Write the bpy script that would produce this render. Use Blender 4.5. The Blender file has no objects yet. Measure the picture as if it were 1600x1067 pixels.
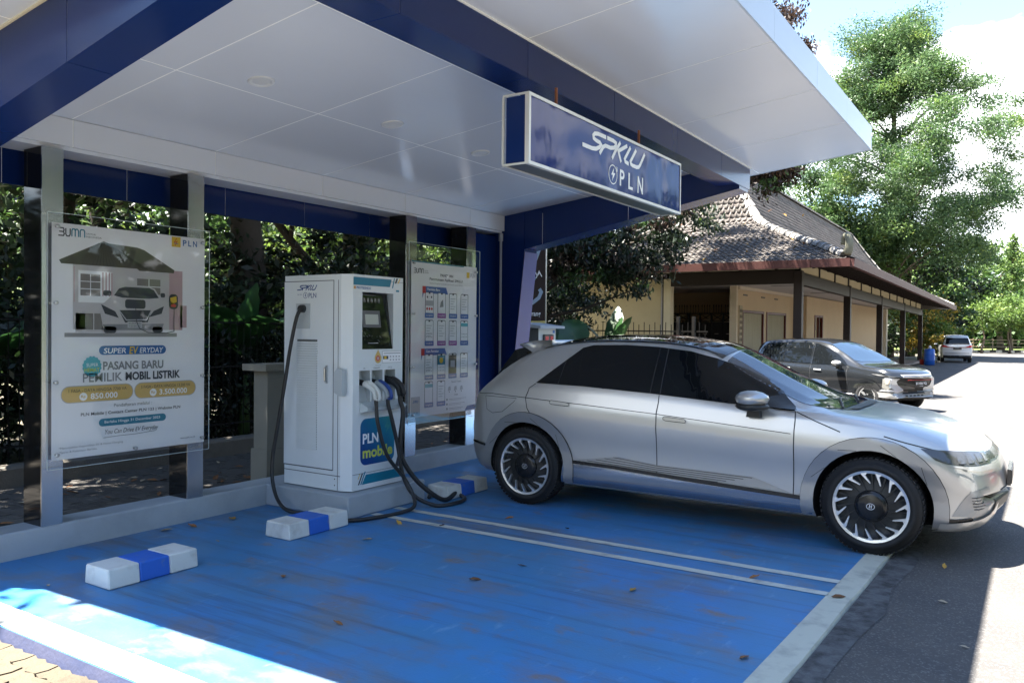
import bpy, bmesh, math, random
import numpy as np
from mathutils import Vector, Matrix
from mathutils.bvhtree import BVHTree
random.seed(7); np.random.seed(7)
PI=math.pi
S=bpy.context.scene
C=bpy.data.collections.new('place'); S.collection.children.link(C)
# ---------------- camera
yaw,pit,rol=0.5760,0.01383,0.00941
H_CAM=1.624
fw=Vector((-math.sin(yaw)*math.cos(pit),math.cos(yaw)*math.cos(pit),-math.sin(pit)))
r0=Vector((math.cos(yaw),math.sin(yaw),0)); u0=r0.cross(fw)
rr=math.cos(rol)*r0+math.sin(rol)*u0; uu=-math.sin(rol)*r0+math.cos(rol)*u0
cd=bpy.data.cameras.new('camera'); cam=bpy.data.objects.new('camera',cd); C.objects.link(cam)
cd.lens=1264.1/1600*36; cd.sensor_width=36; cd.clip_end=2000; cd.clip_start=.05
m=Matrix((rr,uu,-fw)).transposed().to_4x4(); m.translation=(0,0,H_CAM); cam.matrix_world=m
S.camera=cam
# ---------------- exposure, world, sun
S.view_settings.view_transform='Standard'; S.view_settings.look='None'; S.view_settings.gamma=1
S.view_settings.use_curve_mapping=False
S.view_settings.exposure=3.05
SUNV=Vector((-.342,-.22,1)).normalized()
EL=math.asin(SUNV.z); AZ=math.atan2(SUNV.x,SUNV.y)
w=bpy.data.worlds.new('World'); S.world=w; w.use_nodes=True
nt=w.node_tree; N=nt.nodes; L=nt.links; N.clear()
out=N.new('ShaderNodeOutputWorld'); bg=N.new('ShaderNodeBackground'); sky=N.new('ShaderNodeTexSky')
sky.sky_type='NISHITA'; sky.sun_disc=False; sky.sun_elevation=EL; sky.sun_rotation=AZ%(2*PI)
sky.air_density=1.0; sky.dust_density=.3; sky.ozone_density=1.6
tc=N.new('ShaderNodeTexCoord'); mp=N.new('ShaderNodeMapping'); mp.inputs['Scale'].default_value=(1,1,2.2)
mp.inputs['Location'].default_value=(.38,.1,.0)
nz=N.new('ShaderNodeTexNoise'); nz.inputs['Scale'].default_value=2.1; nz.inputs['Detail'].default_value=9; nz.inputs['Roughness'].default_value=.58; nz.inputs['Distortion'].default_value=.3
cr=N.new('ShaderNodeValToRGB'); cr.color_ramp.elements[0].position=.50; cr.color_ramp.elements[1].position=.58
mx=N.new('ShaderNodeMix'); mx.data_type='RGBA'; mx.inputs[7].default_value=(9,9.3,9.6,1)
L.new(tc.outputs['Generated'],mp.inputs[0]); L.new(mp.outputs[0],nz.inputs[0]); sx_=N.new('ShaderNodeSeparateXYZ'); L.new(tc.outputs['Generated'],sx_.inputs[0]); m1=N.new('ShaderNodeMath'); m1.operation='MULTIPLY_ADD'; m1.inputs[1].default_value=-4.0; m1.inputs[2].default_value=1.22; L.new(sx_.outputs[2],m1.inputs[0])
m1b=N.new('ShaderNodeMath'); m1b.operation='MAXIMUM'; m1b.inputs[1].default_value=-.17; L.new(m1.outputs[0],m1b.inputs[0]); m1c=N.new('ShaderNodeMath'); m1c.operation='MINIMUM'; m1c.inputs[1].default_value=.09; L.new(m1b.outputs[0],m1c.inputs[0]); m2=N.new('ShaderNodeMath'); m2.operation='ADD'; L.new(nz.outputs[0],m2.inputs[0]); L.new(m1c.outputs[0],m2.inputs[1]); L.new(m2.outputs[0],cr.inputs[0])
L.new(cr.outputs[0],mx.inputs[0]); L.new(sky.outputs[0],mx.inputs[6]); L.new(mx.outputs[2],bg.inputs[0])
bg.inputs[1].default_value=.062
L.new(bg.outputs[0],out.inputs[0])
sd=bpy.data.lights.new('sun','SUN'); sun=bpy.data.objects.new('sun',sd); C.objects.link(sun)
sd.energy=5.0; sd.angle=math.radians(.53); sd.color=(1,.95,.86)
sun.rotation_euler=(-SUNV).to_track_quat('-Z','Y').to_euler(); sun.location=(-10,-6,30)

# ---------------- materials
def mat(name,col,rough=.5,metal=0,var=.12,scale=4,bump=0,bscale=40,coat=0,spec=.5,col2=None,c2=(.45,.62),emit=0,trans=0,ior=1.45,detail=6,rvar=0,rand=0,wscale=None):
    m=bpy.data.materials.new(name); m.use_nodes=True; t=m.node_tree; n=t.nodes; l=t.links
    b=n['Principled BSDF']; b.inputs['Roughness'].default_value=rough; b.inputs['Metallic'].default_value=metal
    b.inputs['Specular IOR Level'].default_value=spec; b.inputs['Coat Weight'].default_value=coat; b.inputs['Coat Roughness'].default_value=.04
    b.inputs['IOR'].default_value=ior
    if trans: b.inputs['Transmission Weight'].default_value=trans
    c=(*col,1)
    tcn=n.new('ShaderNodeTexCoord'); src=tcn.outputs['Object']
    if wscale:
        mpn=n.new('ShaderNodeMapping'); mpn.inputs['Scale'].default_value=wscale; l.new(src,mpn.inputs[0]); src=mpn.outputs[0]
    nz=n.new('ShaderNodeTexNoise'); nz.noise_dimensions='4D'; nz.inputs['Scale'].default_value=scale; nz.inputs['Detail'].default_value=detail; nz.inputs['Roughness'].default_value=.6
    oi=n.new('ShaderNodeObjectInfo'); mm=n.new('ShaderNodeMath'); mm.operation='MULTIPLY'; mm.inputs[1].default_value=50
    l.new(oi.outputs['Random'],mm.inputs[0]); l.new(mm.outputs[0],nz.inputs['W']); l.new(src,nz.inputs['Vector'])
    mxn=n.new('ShaderNodeMix'); mxn.data_type='RGBA'
    mxn.inputs[6].default_value=c
    if col2:
        rp=n.new('ShaderNodeValToRGB'); rp.color_ramp.elements[0].position=c2[0]; rp.color_ramp.elements[1].position=c2[1]
        l.new(nz.outputs[0],rp.inputs[0]); l.new(rp.outputs[0],mxn.inputs[0]); mxn.inputs[7].default_value=(*col2,1)
    else:
        l.new(nz.outputs[0],mxn.inputs[0])
        mxn.inputs[6].default_value=(*[x*(1+var) for x in col],1); mxn.inputs[7].default_value=(*[x*(1-var) for x in col],1)
    last=mxn.outputs[2]
    if rand:
        hv=n.new('ShaderNodeHueSaturation'); mr=n.new('ShaderNodeMapRange'); mr.inputs[3].default_value=1-rand; mr.inputs[4].default_value=1+rand
        l.new(oi.outputs['Random'],mr.inputs[0]); l.new(mr.outputs[0],hv.inputs['Value']); l.new(last,hv.inputs['Color']); last=hv.outputs[0]
    l.new(last,b.inputs['Base Color'])
    if rvar:
        mr=n.new('ShaderNodeMapRange'); mr.inputs[3].default_value=max(0,rough-rvar); mr.inputs[4].default_value=rough+rvar
        l.new(nz.outputs[0],mr.inputs[0]); l.new(mr.outputs[0],b.inputs['Roughness'])
    if bump:
        n2=n.new('ShaderNodeTexNoise'); n2.inputs['Scale'].default_value=bscale; n2.inputs['Detail'].default_value=5; l.new(src,n2.inputs['Vector'])
        bp=n.new('ShaderNodeBump'); bp.inputs['Strength'].default_value=bump; bp.inputs['Distance'].default_value=.01
        l.new(n2.outputs[0],bp.inputs['Height']); l.new(bp.outputs[0],b.inputs['Normal'])
    if emit: b.inputs['Emission Color'].default_value=c; b.inputs['Emission Strength'].default_value=emit
    return m
def leafmat(name,c1,c2,c3=None,transl=.35,rough=.5,nscale=.5):
    m=bpy.data.materials.new(name); m.use_nodes=True; t=m.node_tree; n=t.nodes; l=t.links
    b=n['Principled BSDF']; b.inputs['Roughness'].default_value=rough; o=n['Material Output']
    g=n.new('ShaderNodeNewGeometry'); nz=n.new('ShaderNodeTexNoise'); nz.inputs['Scale'].default_value=nscale; nz.inputs['Detail'].default_value=3
    tcn=n.new('ShaderNodeTexCoord'); l.new(tcn.outputs['Object'],nz.inputs['Vector'])
    ad=n.new('ShaderNodeMath'); ad.operation='MULTIPLY_ADD'; ad.inputs[1].default_value=.55; l.new(g.outputs['Random Per Island'],ad.inputs[0])
    sb=n.new('ShaderNodeMath'); sb.operation='MULTIPLY_ADD'; sb.inputs[1].default_value=1.6; sb.inputs[2].default_value=-.55; l.new(nz.outputs[0],sb.inputs[0]); l.new(sb.outputs[0],ad.inputs[2])
    rp=n.new('ShaderNodeValToRGB'); e=rp.color_ramp.elements; e[0].position=.15; e[0].color=(*c1,1); e[1].position=.85; e[1].color=(*c2,1)
    if c3: x=e.new(.97); x.color=(*c3,1)
    l.new(ad.outputs[0],rp.inputs[0]); l.new(rp.outputs[0],b.inputs['Base Color'])
    tr=n.new('ShaderNodeBsdfTranslucent'); l.new(rp.outputs[0],tr.inputs[0]); ms=n.new('ShaderNodeMixShader'); ms.inputs[0].default_value=transl
    l.new(b.outputs[0],ms.inputs[1]); l.new(tr.outputs[0],ms.inputs[2]); l.new(ms.outputs[0],o.inputs[0])
    return m

# ---------------- mesh helpers
class MB:
    def __init__(s): s.v=[]; s.f=[]; s.mi=[]; s.mats=[]; s.m=0; s.sm=[]; s.smooth=False; s.X=None
    def use(s,m,smooth=False):
        if m not in s.mats: s.mats.append(m)
        s.m=s.mats.index(m); s.smooth=smooth; return s
    def add(s,vs,fs):
        o=len(s.v)
        if s.X: vs=[s.X@Vector(p) for p in vs]
        s.v+= [tuple(p) for p in vs]
        for f in fs: s.f.append([i+o for i in f]); s.mi.append(s.m); s.sm.append(s.smooth)
        return s
    def box(s,a,b,bev=0):
        x0,y0,z0=[min(a[i],b[i]) for i in range(3)]; x1,y1,z1=[max(a[i],b[i]) for i in range(3)]
        if bev<=0:
            vs=[(x0,y0,z0),(x1,y0,z0),(x1,y1,z0),(x0,y1,z0),(x0,y0,z1),(x1,y0,z1),(x1,y1,z1),(x0,y1,z1)]
            return s.add(vs,[(0,3,2,1),(4,5,6,7),(0,1,5,4),(1,2,6,5),(2,3,7,6),(3,0,4,7)])
        c=((x0+x1)/2,(y0+y1)/2,(z0+z1)/2); h=((x1-x0)/2,(y1-y0)/2,(z1-z0)/2); bev=min(bev,*[q*.49 for q in h])
        vs=[];idx={}
        for sx in(-1,1):
            for sy in(-1,1):
                for sz in(-1,1):
                    for a_ in range(3):
                        p=[c[i]+(sx,sy,sz)[i]*(h[i]-(0 if i==a_ else bev)) for i in range(3)]
                        idx[(sx,sy,sz,a_)]=len(vs); vs.append(p)
        F=[]
        for a_ in range(3):
            o=[i for i in range(3) if i!=a_]
            for sg in(-1,1):
                q=[]
                for (u_,v_) in((-1,-1),(1,-1),(1,1),(-1,1)):
                    k=[0,0,0];k[a_]=sg;k[o[0]]=u_;k[o[1]]=v_;q.append(idx[(*k,a_)])
                F.append(q)
            for (u_,v_) in((-1,-1),(1,-1),(1,1),(-1,1)):
                k1=[0,0,0];k1[o[0]]=u_;k1[o[1]]=v_;k2=list(k1);k1[a_]=-1;k2[a_]=1
                F.append([idx[(*k1,o[0])],idx[(*k2,o[0])],idx[(*k2,o[1])],idx[(*k1,o[1])]])
        for sx in(-1,1):
            for sy in(-1,1):
                for sz in(-1,1): F.append([idx[(sx,sy,sz,0)],idx[(sx,sy,sz,1)],idx[(sx,sy,sz,2)]])
        return s.add(vs,F)
    def prism(s,poly,fn,d0,d1):
        """poly in 2D, fn(u,v,d)->xyz, extruded d0..d1"""
        n=len(poly)
        vs=[fn(u,v,d0) for u,v in poly]+[fn(u,v,d1) for u,v in poly]
        return s.add(vs,[list(range(n))[::-1],list(range(n,2*n))]+[(i,(i+1)%n,n+(i+1)%n,n+i) for i in range(n)])
    def tube(s,pts,r,n=8,cap=True,rs=None):
        P=[Vector(p) for p in pts]; k=len(P); vs=[];F=[]
        up=None
        for i in range(k):
            t=(P[min(i+1,k-1)]-P[max(i-1,0)]).normalized()
            if up is None:
                up=Vector((0,0,1)) if abs(t.z)<.9 else Vector((1,0,0))
            a=t.cross(up).normalized(); b=a.cross(t).normalized(); up=b
            R=rs[i] if rs else r
            for j in range(n):
                th=2*PI*j/n; vs.append(P[i]+a*math.cos(th)*R+b*math.sin(th)*R)
        for i in range(k-1):
            for j in range(n): F.append((i*n+j,i*n+(j+1)%n,(i+1)*n+(j+1)%n,(i+1)*n+j))
        if cap: F+= [list(range(n))[::-1],list(range((k-1)*n,k*n))]
        return s.add(vs,F)
    def lathe(s,prof,c,ax='z',n=32):
        vs=[];F=[];k=len(prof)
        for j in range(n):
            th=2*PI*j/n; co,si=math.cos(th),math.sin(th)
            for (r_,h_) in prof:
                if ax=='z': vs.append((c[0]+r_*co,c[1]+r_*si,c[2]+h_))
                elif ax=='y': vs.append((c[0]+r_*co,c[1]+h_,c[2]+r_*si))
                else: vs.append((c[0]+h_,c[1]+r_*co,c[2]+r_*si))
        for j in range(n):
            for i in range(k-1): F.append((j*k+i,((j+1)%n)*k+i,((j+1)%n)*k+i+1,j*k+i+1))
        return s.add(vs,F)
    def build(s,name,parent=None,label=None,kind=None,local=False):
        me=bpy.data.meshes.new(name)
        off=Vector((0,0,0))
        if parent is not None and not local: off=rootloc(parent)
        me.from_pydata([Vector(p)-off for p in s.v],[],s.f)
        for m_ in s.mats: me.materials.append(m_)
        me.polygons.foreach_set('material_index',s.mi); me.polygons.foreach_set('use_smooth',s.sm)
        me.validate(); me.update()
        o=bpy.data.objects.new(name,me); C.objects.link(o)
        if parent is not None: o.parent=parent
        if label: o['label']=label
        if kind: o['kind']=kind
        return o
def rootloc(o):
    v=Vector((0,0,0))
    while o is not None: v=v+o.location; o=o.parent
    return v
def thing(name,label,cat,loc=(0,0,0),rz=0,group=None):
    o=bpy.data.objects.new(name,None); C.objects.link(o); o.empty_display_size=.2
    o.location=loc; o.rotation_euler=(0,0,rz); tag(o,label,cat,group); return o
def tag(o,label,cat,group=None):
    o['label']=label; o['category']=cat
    if group: o['group']=group
    return o
def piece(name,me,loc,parent,rot=(0,0,0),kind=None,scale=None):
    o=bpy.data.objects.new(name,me); C.objects.link(o)
    if parent is not None: o.parent=parent; loc=Vector(loc)-rootloc(parent)
    o.location=loc; o.rotation_euler=rot
    if scale: o.scale=scale
    if kind: o['kind']=kind
    return o
def npmesh(name,V,F,mats,parent=None,mi=None,smooth=False,kind=None,label=None):
    """V (n,3), F (m,k) numpy"""
    me=bpy.data.meshes.new(name); off=np.array(rootloc(parent)) if parent is not None else np.zeros(3)
    V=np.asarray(V,dtype=np.float32)-off.astype(np.float32); F=np.asarray(F,dtype=np.int32); k=F.shape[1]
    me.vertices.add(len(V)); me.vertices.foreach_set('co',V.ravel())
    me.loops.add(F.size); me.loops.foreach_set('vertex_index',F.ravel())
    me.polygons.add(len(F)); me.polygons.foreach_set('loop_start',np.arange(len(F),dtype=np.int32)*k)
    for m_ in mats: me.materials.append(m_)
    if mi is not None: me.polygons.foreach_set('material_index',np.asarray(mi,dtype=np.int32))
    if smooth: me.polygons.foreach_set('use_smooth',np.ones(len(F),dtype=bool))
    me.update(calc_edges=True)
    o=bpy.data.objects.new(name,me); C.objects.link(o)
    if parent is not None: o.parent=parent
    if kind: o['kind']=kind
    if label: o['label']=label
    return o
_tc={}
def text_geo(s,shear=0,bold=0):
    k=(s,shear,bold)
    if k in _tc: return _tc[k]
    cu=bpy.data.curves.new('t','FONT'); cu.body=s; cu.shear=shear; cu.offset=bold; cu.resolution_u=3; cu.fill_mode='FRONT'
    o=bpy.data.objects.new('t',cu); S.collection.objects.link(o)
    dg=bpy.context.evaluated_depsgraph_get(); me=o.evaluated_get(dg).to_mesh()
    vs=[(v.co.x,v.co.y) for v in me.vertices]; fs=[list(p.vertices) for p in me.polygons if p.normal.z>0]
    if not fs: fs=[list(p.vertices)[::-1] for p in me.polygons]
    o.evaluated_get(dg).to_mesh_clear(); bpy.data.objects.remove(o); bpy.data.curves.remove(cu)
    _tc[k]=(vs,fs); return _tc[k]
class Art:
    """flat print built of thin coloured faces; fn(u,v,d)->xyz with d = distance proud of the sheet"""
    def __init__(s,fn,step=.0006): s.fn=fn; s.mb=MB(); s.step=step; s.layer=1
    def L(s,k): s.layer=k; return s
    def poly(s,p,m):
        s.mb.use(m); a=sum(p[i][0]*p[(i+1)%len(p)][1]-p[(i+1)%len(p)][0]*p[i][1] for i in range(len(p)))
        if a<0: p=p[::-1]
        s.mb.add([s.fn(u,v,s.layer*s.step) for u,v in p],[list(range(len(p)))]); return s
    def rect(s,u0,v0,u1,v1,m,sh=0): return s.poly([(u0,v0),(u1,v0),(u1+sh,v1),(u0+sh,v1)],m)
    def rrect(s,u0,v0,u1,v1,r,m,n=5):
        p=[]
        for cx,cy,a0 in((u1-r,v1-r,0),(u0+r,v1-r,90),(u0+r,v0+r,180),(u1-r,v0+r,270)):
            for i in range(n+1):
                a=math.radians(a0+90*i/n); p.append((cx+r*math.cos(a),cy+r*math.sin(a)))
        return s.poly(p,m)
    def disc(s,u,v,r,m,n=20,ry=None): return s.poly([(u+r*math.cos(2*PI*i/n),v+(ry or r)*math.sin(2*PI*i/n)) for i in range(n)],m)
    def stroke(s,pts,wd,m):
        s.mb.use(m); n=len(pts); Lf=[];Rt=[]
        for i in range(n):
            a=Vector(pts[max(i-1,0)]);b=Vector(pts[min(i+1,n-1)]);c=Vector(pts[i])
            if 0<i<n-1:
                t1=(c-a).normalized();t2=(b-c).normalized();t=(t1+t2)
                t=t.normalized() if t.length>1e-6 else t1
                k=1/max(.45,math.sqrt(max(0,(1+t1.dot(t2))/2)))
            else: t=(b-a).normalized();k=1
            nn=Vector((-t.y,t.x))*wd/2*k
            Lf.append(c+nn);Rt.append(c-nn)
        vs=[s.fn(p.x,p.y,s.layer*s.step) for p in Lf+Rt]
        s.mb.add(vs,[(i,n+i,n+i+1,i+1) for i in range(n-1)]); return s
    def ring(s,u,v,r,wd,m,a0=0,a1=360,n=24):
        return s.stroke([(u+r*math.cos(math.radians(a0+(a1-a0)*i/n)),v+r*math.sin(math.radians(a0+(a1-a0)*i/n))) for i in range(n+1)],wd,m)
    def text(s,t,u0,v0,u1,v1,m,shear=0,bold=0):
        """fit the text's bounding box into the given box"""
        vs,fs=text_geo(t,shear,bold); xs=[p[0] for p in vs]; ys=[p[1] for p in vs]
        a,b,c,d=min(xs),max(xs),min(ys),max(ys)
        if u0<=u1: q=[(u0+(x-a)/(b-a)*(u1-u0),v0+(y-c)/(d-c)*(v1-v0)) for x,y in vs]
        s.mb.use(m); s.mb.add([s.fn(x,y,s.layer*s.step) for x,y in q],fs); return s
    def build(s,name,parent,label=None,**k): return s.mb.build(name,parent,label,**k)
def spklu(A,u0,v0,u1,v1,m,m2=None):
    """the italic station wordmark drawn with strokes"""
    W_=u1-u0;H_=v1-v0
    def q(pts): return [(u0+(x+.12*(y-.5))*W_/1.12+.06*W_,v0+y*H_) for x,y in pts]
    t=.20*H_
    m2=m2 or m
    A.stroke(q([(.27,.92),(.13,.92),(.08,.86),(.07,.74),(.09,.62),(.14,.56),(.21,.53),(.24,.45),(.23,.3),(.19,.16),(.13,.1),(-.03,.1)]),t,m)
    A.stroke(q([(.29,.92),(.40,.92),(.46,.86),(.475,.72),(.455,.58),(.40,.50),(.31,.50),(.285,.40),(.27,.0)]),t,m2)
    A.stroke(q([(.525,1.0),(.50,.5),(.49,.0)]),t,m); A.stroke(q([(.66,.98),(.545,.52),(.66,.0)]),t,m)
    A.stroke(q([(.725,.98),(.70,.25),(.73,.12),(.80,.08)]),t,m)
    A.stroke(q([(.84,.98),(.815,.25),(.84,.12),(.88,.08),(.96,.08),(1.0,.14),(1.01,.3),(1.02,.98)]),t,m)
def gz(Y): return 0 if Y<8 else max(-.2,-.02*(Y-8))
# ================= MATERIALS
concrete=mat('grey_concrete',(.32,.34,.36),.8,var=.18,scale=3,bump=.25,bscale=60)
kerbpaint=mat('pale_grey_painted_concrete',(.36,.40,.44),.7,scale=2.2,col2=(.27,.30,.33),c2=(.45,.75),bump=.15,bscale=50)
white_p=mat('white_paint',(.62,.63,.60),.6,scale=9,col2=(.42,.40,.36),c2=(.5,.8),bump=.2,bscale=80)
blue_p=mat('royal_blue_paint',(.02,.12,.52),.55,scale=14,col2=(.10,.17,.36),c2=(.56,.74),bump=.2)
soil=mat('dark_soil',(.05,.042,.034),.95,scale=3,var=.4,bump=.6,bscale=30)
seal=mat('pale_sealant',(.85,.85,.82),.6,var=.03)
white_al=mat('white_aluminium_panel',(.62,.64,.69),.2,scale=.9,var=.07,rvar=.06,bump=.02,bscale=1.2)
blue_al=mat('navy_aluminium_panel',(.006,.021,.105),.18,spec=.3,scale=.6,var=.12,bump=.02,bscale=1.5)
lav_al=mat('bright_blue_aluminium_panel',(.10,.105,.26),.25,var=.05)
steel=mat('mirror_steel',(.62,.63,.66),.24,metal=1,var=.06,scale=3,bump=.03,bscale=4)
brushed=mat('brushed_steel',(.5,.5,.5),.3,metal=1)
dark=mat('black_rubber',(.015,.015,.016),.5,var=.1)
def bay_mat():
    m=mat('worn_blue_floor_paint',(.045,.20,.40),.5,scale=1.1,col2=(.080,.185,.32),c2=(.4,.7),bump=.14,bscale=70,rvar=.14)
    t=m.node_tree;n=t.nodes;l=t.links;b=n['Principled BSDF']
    old=b.inputs['Base Color'].links[0].from_socket
    tcn=n.new('ShaderNodeTexCoord')
    def layer(old,scale,lo,hi,col,amt,sv=(1,1,1),off=0):
        mp=n.new('ShaderNodeMapping'); mp.inputs['Scale'].default_value=sv; mp.inputs['Location'].default_value=(off,off*.7,0)
        l.new(tcn.outputs['Object'],mp.inputs[0])
        z=n.new('ShaderNodeTexNoise'); z.inputs['Scale'].default_value=scale; z.inputs['Detail'].default_value=8; z.inputs['Roughness'].default_value=.65; l.new(mp.outputs[0],z.inputs[0])
        r=n.new('ShaderNodeMapRange'); r.inputs[1].default_value=lo; r.inputs[2].default_value=hi; r.inputs[4].default_value=amt; l.new(z.outputs[0],r.inputs[0])
        x=n.new('ShaderNodeMix'); x.data_type='RGBA'; x.inputs[7].default_value=(*col,1)
        l.new(r.outputs[0],x.inputs[0]); l.new(old,x.inputs[6]); return x.outputs[2]
    o=layer(old,.8,.42,.66,(.03,.20,.52),.8,off=3.1)
    o=layer(o,1.3,.50,.66,(.16,.155,.155),.72,(1,1.6,1),7.7)
    o=layer(o,2.6,.58,.72,(.22,.15,.09),.8,(1,1.5,1),11.3)
    o=layer(o,6,.60,.78,(.20,.36,.55),.75,(1.6,.5,1),2.2)
    o=layer(o,1.5,.52,.70,(.05,.07,.10),.6,(.35,6,1),21.7)
    o=layer(o,28,.64,.76,(.10,.10,.11),.45,(1,1,1),5)
    l.new(o,b.inputs['Base Color']); return m
bay_blue=bay_mat()
line_w=mat('worn_white_line',(.52,.53,.48),.6,scale=7,col2=(.28,.27,.26),c2=(.52,.72),bump=.2,bscale=60)
cream_edge=mat('cream_kerb_paint',(.50,.49,.40),.7,scale=5,col2=(.27,.26,.23),c2=(.5,.75),bump=.3,bscale=50)
asphalt=mat('asphalt_road',(.115,.112,.118),.9,scale=2.5,var=.25,bump=.8,bscale=160,detail=10)
# ================= GROUND
def sheet(name,x0,x1,ys,z,m,nx=1,label=None):
    mb=MB().use(m); vs=[];F=[]
    for y in ys:
        for i in range(nx+1): vs.append((x0+(x1-x0)*i/nx,y,gz(y)+z))
    for j in range(len(ys)-1):
        for i in range(nx):
            a=j*(nx+1)+i; F.append((a,a+1,a+nx+2,a+nx+1))
    mb.add(vs,F); return mb.build(name,kind='structure')
sheet('ground',-260,260,[-120,-40,-5,0,8,12,18,30,60,120,400],-.09,mat('bare_earth',(.14,.12,.09),.95,scale=.6,col2=(.07,.09,.035),bump=.4,bscale=8),8)
road_m=mat('pale_concrete_road',(.30,.285,.255),.85,scale=.7,col2=(.25,.235,.215),bump=.35,bscale=80,detail=9)
def road_material():
    # worn asphalt: grey aggregate speckle over a dusty base
    m=mat('dusty_grey_asphalt',(.090,.083,.076),.88,scale=1.3,col2=(.055,.054,.055),c2=(.35,.7),bump=.7,bscale=150,detail=10)
    t=m.node_tree;n=t.nodes;l=t.links;b=n['Principled BSDF'];old=b.inputs['Base Color'].links[0].from_socket
    tcn=n.new('ShaderNodeTexCoord'); v=n.new('ShaderNodeTexVoronoi'); v.inputs['Scale'].default_value=110; l.new(tcn.outputs['Object'],v.inputs['Vector'])
    hv=n.new('ShaderNodeSeparateColor'); l.new(v.outputs['Color'],hv.inputs[0])
    r=n.new('ShaderNodeMapRange'); r.inputs[1].default_value=.75; r.inputs[2].default_value=1; r.inputs[4].default_value=.35; l.new(hv.outputs[0],r.inputs[0])
    x=n.new('ShaderNodeMix'); x.data_type='RGBA'; x.inputs[7].default_value=(.28,.26,.25,1); l.new(r.outputs[0],x.inputs[0]); l.new(old,x.inputs[6]); l.new(x.outputs[2],b.inputs['Base Color'])
    return m
road_far=road_material()
sheet('road',-.86,7.5,[-30,0,2,8,12,18,30,60,100],-.012,road_far,4)
sheet('road',-5.6,-.86,[12.2,14,16,18,30,60,100],-.012,road_far,3)
# bay slab
mb=MB().use(bay_blue).add([(-5.93,2.15,0),(-1.16,2.15,0),(-.85,12.2,0),(-5.93,12.2,0)],[(0,1,2,3)])
mb.build('bay_floor',kind='structure')
mb=MB().use(mat('blue_slab_edge',(.060,.066,.115),.6,scale=5,col2=(.045,.055,.11),bump=.3)).add([(-9,2.13,-.07),(-1.13,2.13,-.07),(-1.13,2.15,.0),(-9,2.15,.0)],[(0,1,2,3)])
mb.box((-9,2.15,-.08),(-5.94,2.25,-.004)); mb.build('slab_edge',kind='structure')
# end strip
def edgex(y): return -1.15+.016*(y-3.7)/1*1.0+0
mb=MB().use(cream_edge)
ys=[2.15+i*.5 for i in range(21)]
P=[]
for y in ys:
    xl=-1.12+.031*(y-3.72); j=random.uniform(-.012,.012)
    P.append([(xl,y,.004),(xl+.15+j,y,.004),(xl+.165+j,y,-.03)])
vs=[p for q in P for p in q]; F=[]
for i in range(len(ys)-1):
    for k in range(2): a=i*3+k; F.append((a,a+1,a+4,a+3))
mb.add(vs,F); mb.build('bay_edge_strip',kind='structure')
apron=mat('rough_concrete_edge',(.11,.11,.11),.95,scale=9,col2=(.045,.043,.043),c2=(.42,.6),bump=1,bscale=60)
mb=MB().use(apron); vs=[];F=[]
for i,y in enumerate(ys):
    xl=-.955+.031*(y-3.72); vs+=[(xl,y,-.007),(xl+.16+random.uniform(-.04,.05),y,-.0075)]
for i in range(len(ys)-1): F.append((2*i,2*i+1,2*i+3,2*i+2))
mb.add(vs,F); mb.build('road_edge_concrete',kind='structure')
for y0,y1,x0 in((5.245,5.325,-4.87),(5.545,5.625,-4.87),(2.155,2.33,-5.9),(9.0,9.08,-4.9),(9.3,9.38,-4.9)):
    mb=MB().use(line_w)
    n=24; vs=[];F=[]
    x1=-1.115+.031*(y0-3.72)
    for i in range(n+1):
        x=x0+(x1-x0)*i/n; a=random.uniform(-.003,.003)
        vs+=[(x,y0+a,.004),(x,y1+a,.004)]
    for i in range(n): F.append((2*i,2*i+2,2*i+3,2*i+1))
    mb.add(vs,F); mb.build('bay_line',kind='structure')
# kerb / ledge at the back of the bays
mb=MB().use(kerbpaint).box((-6.2,-1.0,-.08),(-5.93,12.2,.19),.012); mb.build('back_kerb',kind='structure')
# soil strip + dark pavers behind
MB().use(soil).box((-12,-8,-.1),(-6.2,40,.0)).build('back_ground',kind='structure')
pv=[mat('dark_block_paver',(.075,.068,.06),.9,scale=9,var=.3,bump=.5,rand=.3)]
pm=bpy.data.meshes.new('back_paver'); q=MB().use(pv[0]); q.box((-.098,-.048,0),(.098,.048,.02),.004)
tmp=q.build('paver_tmp'); pme=tmp.data; bpy.data.objects.remove(tmp)
bp=thing('back_walk','dark block paved walk between back kerb and hedge','paved walk',(-7,5,0)); 
bp['kind']='structure'; del bp['category']
V=[];cnt=0; cand=[]
for i in range(24):
    for j in range(130):
        y=1.5+j*.1; x=-6.3-i*.2-(.1 if j%2 else 0)
        cand.append((math.hypot(x,y),x,y))
cand.sort()
rest=MB().use(pv[0])
for k,(d_,x,y) in enumerate(cand):
    dz=random.uniform(-.004,.004)
    if k<300: piece('paver',pme,(x,y,.0+dz),bp,(0,0,random.uniform(-.01,.01)))
    else: rest.box((x-.098,y-.048,0),(x+.098,y+.048,.018+dz))
rest.build('paver_field',bp,kind='stuff')
# second low wall in front of the hedge
MB().use(mat('stained_low_wall',(.12,.105,.085),.9,scale=4,var=.4,bump=.5)).box((-8.75,-8,-.1),(-8.5,14.5,.22),.02).build('low_wall',kind='structure')
# ---- brick pavement bottom-left (individual pavers)
def pavmat():
    return mat('sandy_block_paver',(.080,.066,.044),.9,scale=14,col2=(.058,.046,.032),c2=(.45,.7),bump=.6,bscale=60,rand=.15)
pvm=pavmat()
W0=MB().use(pvm)
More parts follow.
